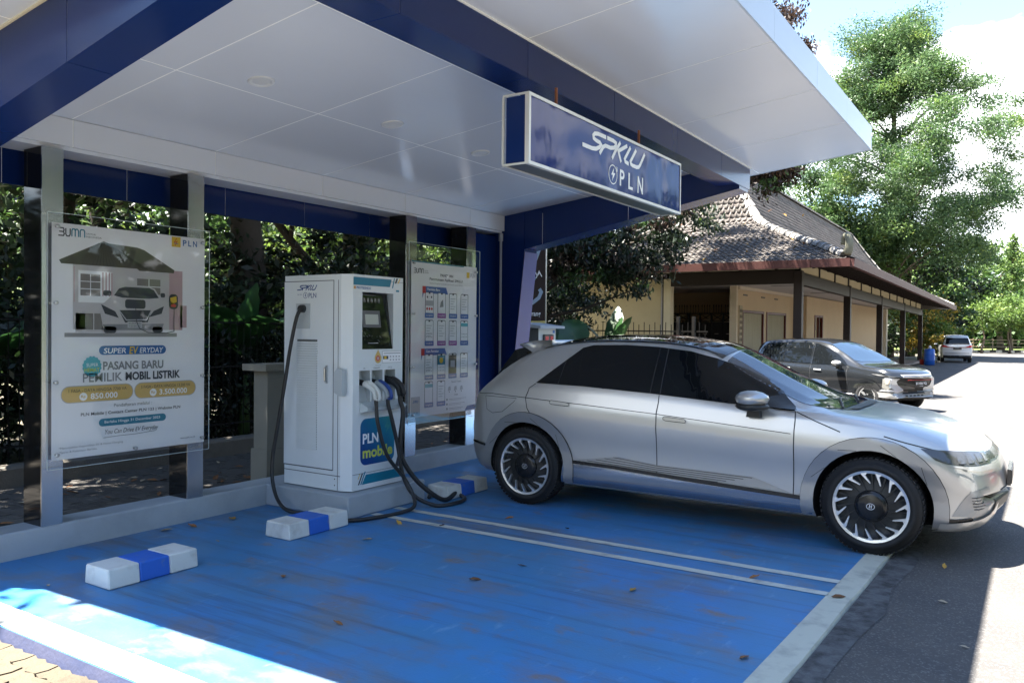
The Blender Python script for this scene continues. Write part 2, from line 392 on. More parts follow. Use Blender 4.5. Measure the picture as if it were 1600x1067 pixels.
# interlocking zig-zag outline
zz=[(-.112,-.055),(-.06,-.070),(-.02,-.052),(.03,-.070),(.112,-.055),(.125,0),(.112,.055),(.03,.040),(-.02,.058),(-.06,.040),(-.112,.055),(-.100,0)]
W0.prism(zz,lambda u,v,d:(u,v,d),0,.05)
tmp=W0.build('t'); zme=tmp.data; bpy.data.objects.remove(tmp)
pave=thing('front_pavement','sunlit sandy block pavement in the lower left corner','pavement',(-4.5,1.6,-.1)); pave['kind']='structure'; del pave['category']
MB().use(mat('joint_sand',(.022,.018,.012),1,var=.4,scale=20)).add([(-9,-6,-.075),(-.80,-6,-.075),(-.80,2.13,-.075),(-9,2.13,-.075)],[(0,1,2,3)]).build('joint_bed',pave)
mb2=MB().use(pvm)
cand=[]
for i in range(40):
    for j in range(40):
        x=-9+i*.231+(0.115 if j%2 else 0); y=2.07-j*.116
        if x>-.95: continue
        cand.append((math.hypot(x+4.3,(y-2.1)*1.6),x,y))
cand.sort()
for k,(d_,x,y) in enumerate(cand):
    dz=random.uniform(-.006,.006)
    if k<220: piece('paver',zme,(x,y,-.102+dz),pave,(random.uniform(-.015,.015),random.uniform(-.015,.015),random.uniform(-.03,.03)))
    else: mb2.add([(x+u,y+v,-.052+dz) for u,v in zz],[list(range(12))])
mb2.build('paver_field',pave,kind='stuff')

# ================= CANOPY
TS=math.tan(math.radians(6.9)); zc=lambda X:3.13+TS*(X+5.93)
zbm=lambda X:3.2+(X+2.92)*.1935
can=thing('charging_canopy','big white and navy cantilever canopy over the blue charging bays','canopy',(-6.1,8.6,0))
def slope_panel(x0,x1,y0,y1,z0off,th,m,name):
    g=.0065
    mb=MB().use(m); x0+=g;x1-=g;y0+=g;y1-=g
    a=zc(x0)+z0off;b=zc(x1)+z0off
    mb.add([(x0,y0,a),(x1,y0,b),(x1,y1,b),(x0,y1,a),(x0,y0,a+th),(x1,y0,b+th),(x1,y1,b+th),(x0,y1,a+th)],[(0,3,2,1),(4,5,6,7),(0,1,5,4),(1,2,6,5),(2,3,7,6),(3,0,4,7)])
    return mb.build(name,can)
XB=[-5.93,-4.69,-3.39,-3.05]; YB=[2.47,3.21,4.44,5.68,6.92,8.15,8.93]
for i in range(3):
    for j in range(6): slope_panel(XB[i],XB[i+1],YB[j],YB[j+1],0,.006,white_al,'ceiling_panel')
YS=[1.93,3.21,4.46,5.74,7.05,8.3,9.68]
def soff(x0,x1,y0,y1):
    slope_panel(x0,x1,y0,y1,.0,.006,white_al,'soffit_panel')
for j in range(6): soff(-2.8,-1.58,YS[j],YS[j+1])
for i in range(3):
    soff(XB[i],XB[i+1] if i<2 else -2.8,1.93,2.22); 
    soff(XB[i],XB[i+1] if i<2 else -2.8,9.25,9.68)
# sealant bed just above the panel faces, roof deck above
a,b=-6.3,-1.585
mb=MB().use(seal)
for (x0,x1,y0,y1) in((-5.93,-3.05,2.47,8.93),(-2.8,-1.585,1.935,9.675),(-5.93,-2.8,1.935,2.22),(-5.93,-2.8,9.25,9.675)):
    mb.add([(x0,y0,zc(x0)+.0015),(x1,y0,zc(x1)+.0015),(x1,y1,zc(x1)+.0015),(x0,y1,zc(x0)+.0015)],[(0,3,2,1)])
mb.build('sealant',can)
mb=MB().use(white_al); y0,y1=1.93,9.68; x0,x1=-6.34,-1.585
mb.add([(x0,y0,zc(x0)+.03),(x1,y0,zc(x1)+.03),(x1,y1,zc(x1)+.03),(x0,y1,zc(x0)+.03),(x0,y0,zc(x0)+.24),(x1,y0,zc(x1)+.24),(x1,y1,zc(x1)+.24),(x0,y1,zc(x0)+.24)],[(0,3,2,1),(4,5,6,7),(0,1,5,4),(1,2,6,5),(2,3,7,6),(3,0,4,7)])
mb.build('roof_deck',can)
edge_al=mat('white_edge_sky_tint',(.50,.56,.62),.3,var=.03)  # bluish tint puts sky light into the white edge colour
for j in range(6):
    ya,yb=YS[j]+.002,YS[j+1]-.002
    MB().use(edge_al).box((-1.583,ya,zc(-1.58)-.003),(-1.571,yb,zc(-1.58)+.245)).build('edge_panel',can)
for yy,s_ in((1.93,-1),(9.68,1)):
    for i in range(4):
        xa=-6.34+i*1.19; xb=xa+1.187
        mb=MB().use(edge_al); yA,yB=(yy,yy+s_*.012)
        mb.prism([(xa,zc(xa)-.003),(xb,zc(xb)-.003),(xb,zc(xb)+.245),(xa,zc(xa)+.245)],lambda u,v,d:(u,d,v),yA,yB); mb.build('edge_panel',can)
# front beam
mb=MB().use(seal).box((-3.045,2.225,3.264),(-2.805,9.295,3.50)); mb.build('beam_core',can)
YF=[2.22,3.215,4.47,5.75,7.06,8.3,9.3]
for j in range(6):
    y0,y1=YF[j]+.003,YF[j+1]-.003
    mb=MB().use(blue_al); mb.prism([(-3.05,3.26),(-2.8,3.26),(-2.8,zc(-2.8)-.012),(-3.05,zc(-3.05)-.004)],lambda u,v,d:(u,d,v),y0,y1); mb.build('beam_panel',can)
MB().use(seal).box((-2.81,2.2,zc(-2.8)-.012),(-2.79,9.32,zc(-2.8)+.0005)).build('trim_strip',can)
# side beams, tapered toward the legs
def side_beam(ya,yb,nm):
    xs=[-5.62,-5.35,-4.15,-2.803]
    for i in range(3):
        x0,x1=xs[i]+.003,xs[i+1]-.003
        mb=MB().use(blue_al); mb.prism([(x0,zbm(x0)),(x1,zbm(x1)),(x1,zc(x1)-.001),(x0,zc(x0)-.001)],lambda u,v,d:(u,d,v),ya,yb); mb.build('beam_panel',can)
    mb=MB().use(seal); mb.prism([(-5.6,zbm(-5.6)+.004),(-3.05,zbm(-3.05)+.004),(-3.05,3.4),(-5.6,3.1)],lambda u,v,d:(u,d,v),ya+.003,yb-.003); mb.build('beam_core',can)
side_beam(2.22,2.47,'n'); side_beam(8.93,9.25,'f')
MB().use(mat('cream_trim',(.62,.58,.48),.5)).prism([(-5.9,zc(-5.9)-.01),(-2.8,zc(-2.8)-.01),(-2.8,zc(-2.8)+.001),(-5.9,zc(-5.9)+.001)],lambda u,v,d:(u,d,v),2.205,2.219).build('trim_strip',can)
# closing end of front beam where the far beam meets: legs
def leg(ya,yb):
    mb=MB().use(blue_al)
    mb.prism([(-6.32,0.0),(-5.905,0.0),(-5.625,zbm(-5.62)),(-5.625,zc(-5.6)-.003),(-6.32,zc(-6.3))],lambda u,v,d:(u,d,v),ya,yb); o=mb.build('leg',can)
    mb=MB().use(lav_al)
    mb.prism([(-5.90,.002),(-5.895,.002),(-5.612,zbm(-5.62)-.03),(-5.617,zbm(-5.62)-.03)],lambda u,v,d:(u,d,v),ya+.002,yb-.002); mb.build('leg_front_panel',can)
    return o
leg(8.93,9.25); leg(2.22,2.47)
MB().use(blue_al).box((-6.33,8.28,0),(-6.07,8.927,2.87)).build('back_column',can)
# white fascia along the back
MB().use(white_al).box((-6.02,2.47,2.925),(-5.97,8.925,3.12)).build('fascia_core',can)
yb=[2.475,3.22,4.44,5.68,6.92,8.15,8.925]
for i in range(6):
    MB().use(white_al).box((-5.969,yb[i]+.004,2.93),(-5.93,yb[i+1]-.004,3.128)).build('fascia_panel',can)
MB().use(seal).box((-5.968,2.48,2.932),(-5.934,8.92,3.126)).build('sealant',can)
MB().use(white_al).box((-6.28,2.475,2.905),(-5.972,8.92,2.93)).build('ledge_soffit',can)
# blue fascia behind
for i in range(8):
    y0=1.95+i*.965; MB().use(blue_al).box((-6.36,y0+.003,2.66),(-6.325,y0+.962,3.33)).build('fascia_panel',can)
MB().use(seal).box((-6.35,1.96,2.665),(-6.33,9.66,3.32)).build('sealant',can)
# drain pipe
mb=MB().use(mat('grey_pvc_pipe',(.30,.31,.35),.5)); mb.tube([(-5.97,8.90,2.9),(-5.97,8.90,2.8)],.03,10); mb.tube([(-5.97,8.90,2.8),(-5.97,8.90,.2)],.017,10); mb.build('drain_pipe',can)
# downlights
dl=mat('downlight_lens',(.55,.54,.50),.5)
for y in (3.71,5.05,6.3,7.6):
    x=-4.47; z=zc(x)
    mb=MB().use(mat('downlight_ring',(.6,.6,.6),.4)); mb.lathe([(.0,-.006),(.062,-.006),(.075,-.012),(.088,-.010),(.092,0),(.092,.003)],(0,0,0),'z',28)
    o=mb.build('downlight',can,local=True); o.location=Vector((x,y,z))-rootloc(can); o.rotation_euler=(0,-math.atan(TS),0)
# ================= SIGN BOX
sg=thing('sign_box','glossy blue lightbox sign reading SPKLU PLN, silver framed, under the canopy beam','sign',(-2.72,5.43,2.65))
sblue=mat('glossy_blue_acrylic',(.012,.028,.16),.06,scale=2,var=.2,bump=.0,coat=1)
# gentle waviness of the acrylic face
t=sblue.node_tree; n=t.nodes; nzz=n.new('ShaderNodeTexNoise'); nzz.inputs['Scale'].default_value=1.5; nzz.inputs['Detail'].default_value=1.5
tcn=n.new('ShaderNodeTexCoord'); mpn=n.new('ShaderNodeMapping'); mpn.inputs['Scale'].default_value=(1,1.6,.7); t.links.new(tcn.outputs['Object'],mpn.inputs[0]); t.links.new(mpn.outputs[0],nzz.inputs[0])
bpn=n.new('ShaderNodeBump'); bpn.inputs['Strength'].default_value=.5; bpn.inputs['Distance'].default_value=.022; t.links.new(nzz.outputs[0],bpn.inputs['Height']); t.links.new(bpn.outputs[0],n['Principled BSDF'].inputs['Normal'])
n['Principled BSDF'].inputs['Coat Weight'].default_value=0
n['Principled BSDF'].inputs['Specular IOR Level'].default_value=.3; n['Principled BSDF'].inputs['IOR'].default_value=1.27
SY0,SY1,SZ0,SZ1=4.21,6.72,2.645,3.085
MB().use(sblue).box((-2.64,SY0+.015,SZ0+.015),(-2.632,SY1-.015,SZ1-.015)).build('sign_face',sg)
MB().use(blue_al).box((-2.80,SY0+.012,SZ0+.015),(-2.65,SY1-.012,SZ1-.015)).build('sign_body',sg)
MB().use(mat('sign_underside',(.06,.07,.07),.3)).box((-2.80,SY0+.02,SZ0+.003),(-2.65,SY1-.02,SZ0+.013)).build('bottom_panel',sg)
fr=mat('silver_frame',(.62,.62,.60),.35,metal=.3)
for a,b in(((-2.655,SY0,SZ0),(-2.625,SY1,SZ0+.02)),((-2.655,SY0,SZ1-.02),(-2.625,SY1,SZ1)),((-2.655,SY0,SZ0+.02),(-2.625,SY0+.022,SZ1-.02)),((-2.655,SY1-.014,SZ0+.02),(-2.625,SY1,SZ1-.02)),
           ((-2.82,SY0,SZ0),(-2.655,SY0+.01,SZ0+.012)),((-2.82,SY0,SZ1-.012),(-2.655,SY0+.01,SZ1)),((-2.825,SY0,SZ0+.012),(-2.81,SY0+.01,SZ1-.012)),((-2.825,SY0+.01,SZ0),(-2.805,SY1,SZ0+.012)),((-2.825,SY0+.01,SZ1-.012),(-2.805,SY1,SZ1)),((-2.82,SY1-.01,SZ0),(-2.655,SY1,SZ0+.012))):
    MB().use(fr).box(a,b).build('frame_bar',sg)
for y in (4.75,6.1):
    MB().use(mat('rusty_hook',(.25,.09,.04),.8)).box((-2.76,y,SZ1),(-2.745,y+.015,3.262)).build('hanger_rod',sg)
lett=mat('white_lettering',(.75,.77,.80),.35,var=.02,emit=0)
A=Art(lambda u,v,d:(-2.6318+d,u,v),.002)
spklu(A,4.92,2.885,5.93,3.03,lett)
A.ring(5.388,2.772,.068,.008,lett,35,325+60,30)
A.poly([(5.405,2.825),(5.358,2.768),(5.386,2.768),(5.372,2.722),(5.425,2.785),(5.394,2.785)],lett)
A.rrect(5.435,2.80,5.462,2.825,.008,lett); A.rect(5.438,2.825,5.444,2.838,lett); A.rect(5.453,2.825,5.459,2.838,lett)
A.text('P',5.503,2.71,5.585,2.832,lett,bold=.02);A.text('L',5.655,2.707,5.735,2.83,lett,bold=.02);A.text('N',5.822,2.703,5.925,2.833,lett,bold=.02)
A.build('lettering',sg)
# ================= POSTS
for k,(y0,y1,lb) in enumerate(((3.0,3.15,'mirror steel post at left edge of the house poster'),(4.18,4.33,'mirror steel post at right edge of the house poster'),(6.95,7.13,'mirror steel post behind the charger, left of the phone guide board'),(8.1,8.28,'mirror steel post at right edge of the phone guide board'))):
    mb=MB().use(steel); mb.box((-5.945,y0,.19),(-5.933,y1,2.90)); 
    t_=thing('steel_post',lb,'post',(-6.05,(y0+y1)/2,.19),group='mirror steel posts under the back fascia'); mb.build('front_plate',t_)
    MB().use(mat('side_dark_reflection',(.012,.013,.014),.06)).box((-6.19,y0+.004,.19),(-5.946,y1-.004,2.90)).build('post_box',t_)  # black gloss colour carries the dark reflections of the mirror sides
# ================= WHEEL STOPS
def wheel_stop(y0,lb,x0=-5.04,x1=-4.76,L_=.63,cap=None):
    t_=thing('wheel_stop',lb,'wheel stop',((x0+x1)/2,y0+L_/2,0),group='blue and white wheel stops')
    e=L_/3
    for i in range(3):
        m_=[white_p,blue_p,white_p][i]
        mb=MB().use(m_); j=[random.uniform(-.004,.004) for _ in range(4)]
        mb.box((x0+j[0],y0+i*e+.0005,.001),(x1+j[1],y0+(i+1)*e-.0005,.125),.008)
        mb.v=[(x,y,z) if z<.06 else (x*1.0+(.012 if x<(x0+x1)/2 else -.012),y,z) for x,y,z in mb.v]
        mb.build('block',t_,label='royal blue middle block' if i==1 else None)
    return t_
wheel_stop(2.81,'blue and white wheel stop nearest the sunlit patch')
wheel_stop(4.24,'blue and white wheel stop just left of the charger plinth')
wheel_stop(6.12,'blue and white wheel stop behind the silver car near its rear wheel',-4.95,-4.68,.66)
# ================= POSTERS
acr=mat('clear_acrylic',(.9,.93,.93),.02,trans=1,ior=1.2,var=0)
def acrylic():
    m=bpy.data.materials.new('clear_acrylic_sheet'); m.use_nodes=True; t=m.node_tree;n=t.nodes;l=t.links; n.remove(n['Principled BSDF']); o=n['Material Output']
    tr=n.new('ShaderNodeBsdfTransparent'); tr.inputs[0].default_value=(.975,.985,.985,1); gl=n.new('ShaderNodeBsdfGlossy'); gl.inputs['Roughness'].default_value=.02
    fr_=n.new('ShaderNodeFresnel'); fr_.inputs[0].default_value=1.5; ml=n.new('ShaderNodeMath'); ml.operation='MULTIPLY_ADD'; ml.inputs[1].default_value=.8; ml.inputs[2].default_value=.0
    nz=n.new('ShaderNodeTexNoise'); nz.inputs['Scale'].default_value=1.3; nz.inputs['Detail'].default_value=1; tcn=n.new('ShaderNodeTexCoord'); l.new(tcn.outputs['Object'],nz.inputs[0])
    bp=n.new('ShaderNodeBump'); bp.inputs['Distance'].default_value=.012; bp.inputs['Strength'].default_value=.5; l.new(nz.outputs[0],bp.inputs['Height']); l.new(bp.outputs[0],gl.inputs['Normal'])
    ms=n.new('ShaderNodeMixShader'); l.new(fr_.outputs[0],ml.inputs[0]); l.new(ml.outputs[0],ms.inputs[0]); l.new(tr.outputs[0],ms.inputs[1]); l.new(gl.outputs[0],ms.inputs[2]); l.new(ms.outputs[0],o.inputs[0])
    return m
ACR=acrylic()
acr_edge=mat('acrylic_edge',(.45,.52,.52),.2)
def fm(n_,c,r_=.5): return mat('print_'+n_,c,r_,var=.02)
PW=fm('white',(.84,.83,.86)); PK=fm('charcoal',(.05,.055,.07)); PT=fm('teal',(.03,.20,.30)); PB=fm('blue',(.03,.13,.36)); PY=fm('yellow',(.75,.50,.05)); PR=fm('red',(.55,.04,.04))
PG=fm('gold',(.62,.42,.14)); PGr=fm('grey',(.25,.25,.27)); PL=fm('light_grey',(.45,.45,.48)); PRoof=fm('roof',(.095,.085,.07)); PRl=fm('roof_rib',(.055,.05,.042)); PWall=fm('wall',(.55,.52,.53)); PWin=fm('window',(.22,.20,.19)); PPink=fm('pink',(.52,.36,.38)); PSh=fm('shade',(.30,.29,.29)); PCy=fm('cyan',(.10,.42,.50)); PLime=fm('lime',(.55,.62,.10)); PWh=fm('bright',(.86,.86,.88)); PLB=fm('phone_blue',(.08,.16,.42)); PPu=fm('purple',(.32,.10,.35))
def board(lb,y0,y1,z0,z1,py0,py1,pz0,pz1,bolts):
    t_=thing('poster_board',lb,'poster',(-5.89,(y0+y1)/2,z0))
    MB().use(PW).box((-5.9,py0,pz0),(-5.896,py1,pz1)).build('print_sheet',t_)
    mb=MB().use(ACR).add([(-5.874,y0,z0),(-5.874,y1,z0),(-5.874,y1,z1),(-5.874,y0,z1)],[(0,1,2,3)])
    mb.build('acrylic_panel',t_)
    mb=MB().use(acr_edge)
    for a,b in(((-5.878,y0-.004,z0),(-5.872,y0,z1)),((-5.878,y1,z0),(-5.872,y1+.004,z1)),((-5.878,y0,z0-.004),(-5.872,y1,z0)),((-5.878,y0,z1),(-5.872,y1,z1+.004))): mb.box(a,b)
    mb.build('acrylic_edge',t_)
    for y,z in bolts:
        mb=MB().use(brushed); mb.lathe([(0,.012),(.008,.012),(.014,.008),(.015,0),(.012,-.0),(.008,-.05)],(-5.872,y,z),'x',14); mb.build('bolt',t_)
    return t_,Art(lambda u,v,d:(-5.896+d,u,v),.0009)
t1,A=board('large house and electric car promotion poster left of the charger',3.01,4.34,.60,2.43,3.05,4.31,.66,2.365,[(3.08,2.335),(4.28,2.33),(3.07,1.79),(4.28,1.79),(3.07,1.22),(4.28,1.22),(3.08,.70),(4.28,.70),(3.68,.68)])
def bumn(A,u,v,w_,h_,m1,m2):
    t=h_*.16; k=w_/4.
    A.stroke([(u,v+h_),(u+k*.75,v+h_),(u+k*.85,v+h_*.75),(u+k*.75,v+h_*.52),(u+.12*k,v+h_*.52)],t,m1); A.stroke([(u+k*.75,v+h_*.52),(u+k*.88,v+h_*.25),(u+k*.75,v),(u,v)],t,m1)
    x=u+k*1.1; A.stroke([(x,v+h_),(x,v+h_*.25),(x+k*.15,v),(x+k*.5,v),(x+k*.65,v+h_*.25),(x+k*.65,v+h_)],t,m1)
    x=u+k*2.0; A.stroke([(x,v),(x,v+h_*.8),(x+k*.12,v+h_),(x+k*.4,v+h_),(x+k*.5,v+h_*.8),(x+k*.5,v)],t,m2); A.stroke([(x+k*.5,v+h_*.8),(x+k*.62,v+h_),(x+k*.85,v+h_),(x+k,v+h_*.8),(x+k,v)],t,m2)
    x=u+k*3.25; A.stroke([(x,v),(x,v+h_*.8),(x+k*.12,v+h_),(x+k*.55,v+h_),(x+k*.68,v+h_*.8),(x+k*.68,v)],t,m2)
bumn(A.L(1),3.095,2.275,.195,.055,PK,PT)
A.text('UNTUK',3.298,2.298,3.372,2.311,PK); A.text('INDONESIA',3.298,2.277,3.415,2.29,PK)
A.rect(4.001,2.275,4.082,2.357,PY); A.L(2).stroke([(4.045,2.345),(4.022,2.31),(4.05,2.322),(4.03,2.285)],.006,PR); A.stroke([(4.022,2.30),(4.035,2.307),(4.048,2.30),(4.06,2.307)],.005,PB)
A.L(1).text('P',4.103,2.29,4.137,2.338,PB,bold=.02);A.text('L',4.153,2.29,4.182,2.338,PB,bold=.02);A.text('N',4.198,2.29,4.236,2.338,PB,bold=.02)
# house picture
A.L(1).rect(3.20,1.60,3.98,2.10,PWall); A.rect(3.22,1.58,3.50,1.72,PWall); A.rect(3.14,1.545,4.05,1.575,PSh)
A.rect(3.98,1.60,4.10,2.08,PPink); A.rect(4.08,1.62,4.14,1.80,PPink)
A.L(2).poly([(3.10,2.10),(3.115,2.075),(3.70,2.075),(3.72,2.06),(4.02,2.06),(4.025,2.085),(3.76,2.225),(3.70,2.24),(3.47,2.25),(3.43,2.262)],PRoof)
for i in range(22):
    u=3.14+i*.029; A.L(3).stroke([(3.43+(u-3.43)*.12,2.245),(u,2.08)],.004,PRl)
A.L(3).poly([(3.43,2.262),(3.47,2.25),(3.80,2.075),(3.745,2.075)],PRl)
A.L(2).rect(3.24,1.80,3.50,2.035,PWh); A.L(3).rect(3.255,1.85,3.405,2.01,PWin); A.rect(3.70,1.88,3.90,2.0,PWin); A.rect(3.29,1.60,3.42,1.72,PWin)
for u in(3.42,3.445,3.47,3.49): A.rect(u,1.85,u+.01,2.03,PPink)
A.rect(3.205,1.80,3.212,2.06,PPink)
A.L(4)
for u in(3.33,): A.rect(u-.003,1.85,u+.003,2.01,PWh); 
for v in(1.90,1.955): A.rect(3.255,v-.003,3.405,v+.003,PWh)
A.rect(3.797,1.88,3.803,2.0,PWh); A.rect(3.70,1.937,3.90,1.943,PWh); A.rect(3.353,1.60,3.357,1.72,PWh)
# printed car front view
A.L(5).poly([(3.43,1.60),(3.405,1.72),(3.43,1.80),(3.50,1.86),(3.545,1.925),(3.60,1.94),(3.80,1.94),(3.85,1.925),(3.895,1.86),(3.925,1.80),(3.935,1.72),(3.92,1.60),(3.86,1.575),(3.48,1.575)],PWall)
A.L(6).poly([(3.51,1.86),(3.55,1.915),(3.60,1.93),(3.80,1.93),(3.84,1.915),(3.885,1.855),(3.80,1.845),(3.58,1.845)],PK)
A.rrect(3.60,1.765,3.77,1.835,.02,PK); A.poly([(3.41,1.79),(3.44,1.72),(3.55,1.69),(3.52,1.74)],PK); A.poly([(3.93,1.79),(3.91,1.73),(3.80,1.70),(3.84,1.75)],PK)
A.poly([(3.55,1.75),(3.82,1.755),(3.79,1.66),(3.60,1.655)],PK); A.poly([(3.42,1.64),(3.93,1.65),(3.91,1.60),(3.45,1.595)],PGr); A.rrect(3.43,1.575,3.53,1.625,.02,PK); A.rrect(3.83,1.58,3.92,1.625,.02,PK)
A.rrect(3.425,1.855,3.49,1.895,.015,PK); A.rrect(3.90,1.86,3.94,1.895,.012,PK)
A.L(7).stroke([(3.55,1.75),(3.61,1.675),(3.78,1.68),(3.82,1.755)],.008,PL); A.rect(3.62,1.615,3.74,1.665,PL); A.text('ELECTRIC',3.632,1.644,3.728,1.658,PK); A.text('VEHICLE',3.632,1.622,3.728,1.636,PK)
A.L(8).stroke([(3.685,1.78),(3.69,1.74),(3.695,1.66),(3.72,1.61),(3.79,1.58),(3.95,1.575),(4.02,1.59),(4.02,1.78)],.006,PK)
A.L(7).rrect(3.975,1.77,4.055,1.89,.03,PK); A.L(8).poly([(3.985,1.86),(4.04,1.875),(4.045,1.83),(3.99,1.80)],PY); A.poly([(3.99,1.83),(4.04,1.80),(4.03,1.785),(3.99,1.79)],PR)
A.L(5).rrect(3.395,1.41,3.95,1.478,.034,PB); A.L(6).text('SUPER',3.43,1.42,3.61,1.462,PWh,shear=.15,bold=.015); A.text('EV',3.635,1.413,3.71,1.47,PY,shear=.15,bold=.02); A.text('ERYDAY',3.722,1.42,3.925,1.462,PWh,shear=.15,bold=.01)
bp_=[(3.343+(.075 if i%2 else .068)*math.cos(2*PI*i/32),1.325+(.08 if i%2 else .072)*math.sin(2*PI*i/32)) for i in range(32)]
A.L(4).poly(bp_,PCy); A.L(5).text('SUPER',3.30,1.325,3.39,1.35,PWh); A.text('HEMAT',3.285,1.285,3.40,1.315,PLime,bold=.02)
A.L(4).text('PASANG BARU',3.427,1.295,3.928,1.36,PGr,bold=.03); A.text('PEMILIK',3.274,1.21,3.58,1.275,PGr,bold=.01); A.text('MOBIL LISTRIK',3.607,1.21,4.08,1.275,PK,bold=.035)
for (a,b,s1,s2) in((3.119,3.665,'1 FASA - DAYA HINGGA 7700 VA','850.000'),(3.685,4.222,'3 FASA - DAYA HINGGA 13.200 VA','3.500.000')):
    A.L(3).rrect(a-.006,1.062,b+.006,1.188,.06,PL); A.L(4).rrect(a,1.067,b,1.182,.055,PG)
    A.L(5).text(s1,a+.05,1.14,b-.05,1.163,PK); c=(a+b)/2
    A.text(s2,c-.06,1.083,c+(.15 if len(s2)<8 else .19),1.127,PWh,bold=.02); A.disc(c-.115,1.105,.03,PWh); A.L(6).text('Rp',c-.132,1.092,c-.098,1.117,PG,bold=.02)
A.L(3).text('Pendaftaran melalui :',3.515,1.012,3.828,1.038,PGr); A.text('PLN Mobile | Contact Center PLN 123 | Website PLN',3.26,.955,4.082,.985,PK,bold=.012)
A.rrect(3.396,.872,3.953,.93,.029,PT); A.L(4).text('Berlaku Hingga 31 Desember 2023',3.44,.888,3.90,.914,PWh,bold=.01)
A.L(3).text('You Can Drive EV Everyday',3.445,.80,3.885,.845,PK,shear=.3); A.stroke([(3.43,.785),(3.55,.79),(3.70,.79),(3.86,.80)],.003,PK)
A.text('*Menunjukkan Kepemilikan EV & Home Charging.',3.10,.73,3.59,.75,PGr); A.text('*Syarat & Ketentuan Berlaku.',3.10,.70,3.385,.72,PGr); A.text('www.pln.co.id',4.086,.703,4.22,.72,PK)
A.build('printed_picture',t1)
# board 2
t2,A=board('phone app guide board with rows of small phone pictures between charger and silver car',6.93,8.285,.56,2.60,6.995,8.25,.63,2.40,[(7.02,2.37),(8.22,2.34),(7.02,1.80),(8.22,1.80),(7.02,1.20),(8.22,1.20),(7.02,.66),(8.22,.68)])
bumn(A.L(1),7.04,2.265,.17,.05,PK,PK); A.text('UNTUK',7.225,2.29,7.29,2.302,PK);A.text('INDONESIA',7.225,2.268,7.30,2.28,PK)
A.rect(7.0,2.385,7.98,2.399,PT); A.rect(8.04,2.26,8.10,2.33,PY); A.text('PLN',8.12,2.27,8.22,2.32,PL,bold=.02)
A.text('PANDUAN',7.52,2.245,7.765,2.278,PK,bold=.02); A.text('Penggunaan Aplikasi SPKLU',7.32,2.185,7.955,2.225,PK,bold=.02); A.text('Sebelum Pengisian Kendaraan Listrik pada Layanan SPKLU',7.32,2.148,7.955,2.168,PGr)
def tabb(y,z,s):
    A.L(1).poly([(y,z+.03),(y,z-.11),(y+.025,z-.05),(y+.48,z-.05),(y+.44,z+.03)],PLB); A.L(2).text(s,y+.09,z-.025,y+.32,z+.012,PWh,bold=.02); A.rect(y,z-.05,y+.06,z+.03,PR)
tabb(7.19,2.09,'Pengisian Baru'); tabb(7.175,1.375,'Cara Pengisian')
def phone(y,z1,k,w_=.155,h_=.255):
    z0=z1-h_
    A.L(1).rrect(y,z0,y+w_,z1,.02,PK); A.L(2).rrect(y+.008,z0+.008,y+w_-.008,z1-.008,.015,PWh if k%3 else PW)
    A.L(3).rect(y+w_*.4,z1-.022,y+w_*.6,z1-.008,PK); A.rrect(y-.005,z0-.045,y+w_+.005,z0+.012,.01,PPu if k in(1,5,6) else PLB); A.L(4).text('Langkah',y+.02,z0-.028,y+w_-.02,z0-.005,PWh)
    A.L(3)
    if k==0:
        A.rect(y+.01,z1-.16,y+w_-.01,z1-.10,PL)
        for q in range(3): A.disc(y+.035+q*.043,z0+.06,.016,PR)
        A.disc(y+.04,z1-.06,.012,PK);A.disc(y+.115,z1-.06,.012,PK)
    elif k==1: A.poly([(y+.04,z0+.08),(y+.11,z0+.09),(y+.10,z1-.08),(y+.06,z1-.11)],PGr)
    elif k==9: A.rect(y+.008,z1-.13,y+w_-.008,z1-.02,PT); A.L(4).disc(y+.075,z1-.08,.035,PY)
    elif k==10: A.rect(y+.008,z0+.012,y+w_-.008,z1-.02,PRoof); A.L(4).rect(y+.035,z0+.09,y+.12,z0+.17,PL)
    elif k==7 or k==12: A.rect(y+.008,z1-.07,y+w_-.008,z1-.03,PCy)
    else:
        for q in range(5): A.rect(y+.025,z1-.07-q*.03,y+w_-.03-(q%3)*.02,z1-.062-q*.03,PL)
    if k in(4,7,8,9):
        for a_ in range(4):
            for b_ in range(2): A.rect(y+.025+a_*.03,z0+.05+b_*.035,y+.04+a_*.03,z0+.065+b_*.035,PL)
ys_=[7.24,7.47,7.69,7.92]
for r_,z_ in enumerate((2.058,1.735,1.342,1.024)):
    for c_ in range(4 if r_<3 else 2): phone(ys_[c_],z_,r_*4+c_)
A.L(1).text('Metode Transfer',7.75,.99,7.95,1.01,PK)
for q in range(3): A.poly([(7.68+q*.12,.89),(7.74+q*.12,.90),(7.73+q*.12,.95),(7.69+q*.12,.94)],PL); A.disc(7.71+q*.12,.88,.008,PK)
A.text('STOP',7.81,.83,7.88,.85,PK)
for q in range(3):
    A.disc(7.665,.79-q*.055,.014,PGr); A.rect(7.70,.79-q*.055,8.05-q*.03,.796-q*.055,PL); A.rect(7.70,.775-q*.055,7.95,.78-q*.055,PL)
A.poly([(7.99,.632),(8.05,.71),(8.245,.72),(8.245,.632)],PWh); A.L(2).poly([(8.02,.635),(8.07,.69),(8.245,.70),(8.245,.635)],PB)
A.L(1).rect(7.0,.64,7.16,.86,PL); A.L(2); spklu(A,7.03,.79,7.13,.82,PB); A.text('QR BI',7.04,.66,7.12,.69,PK)
A.build('printed_picture',t2)

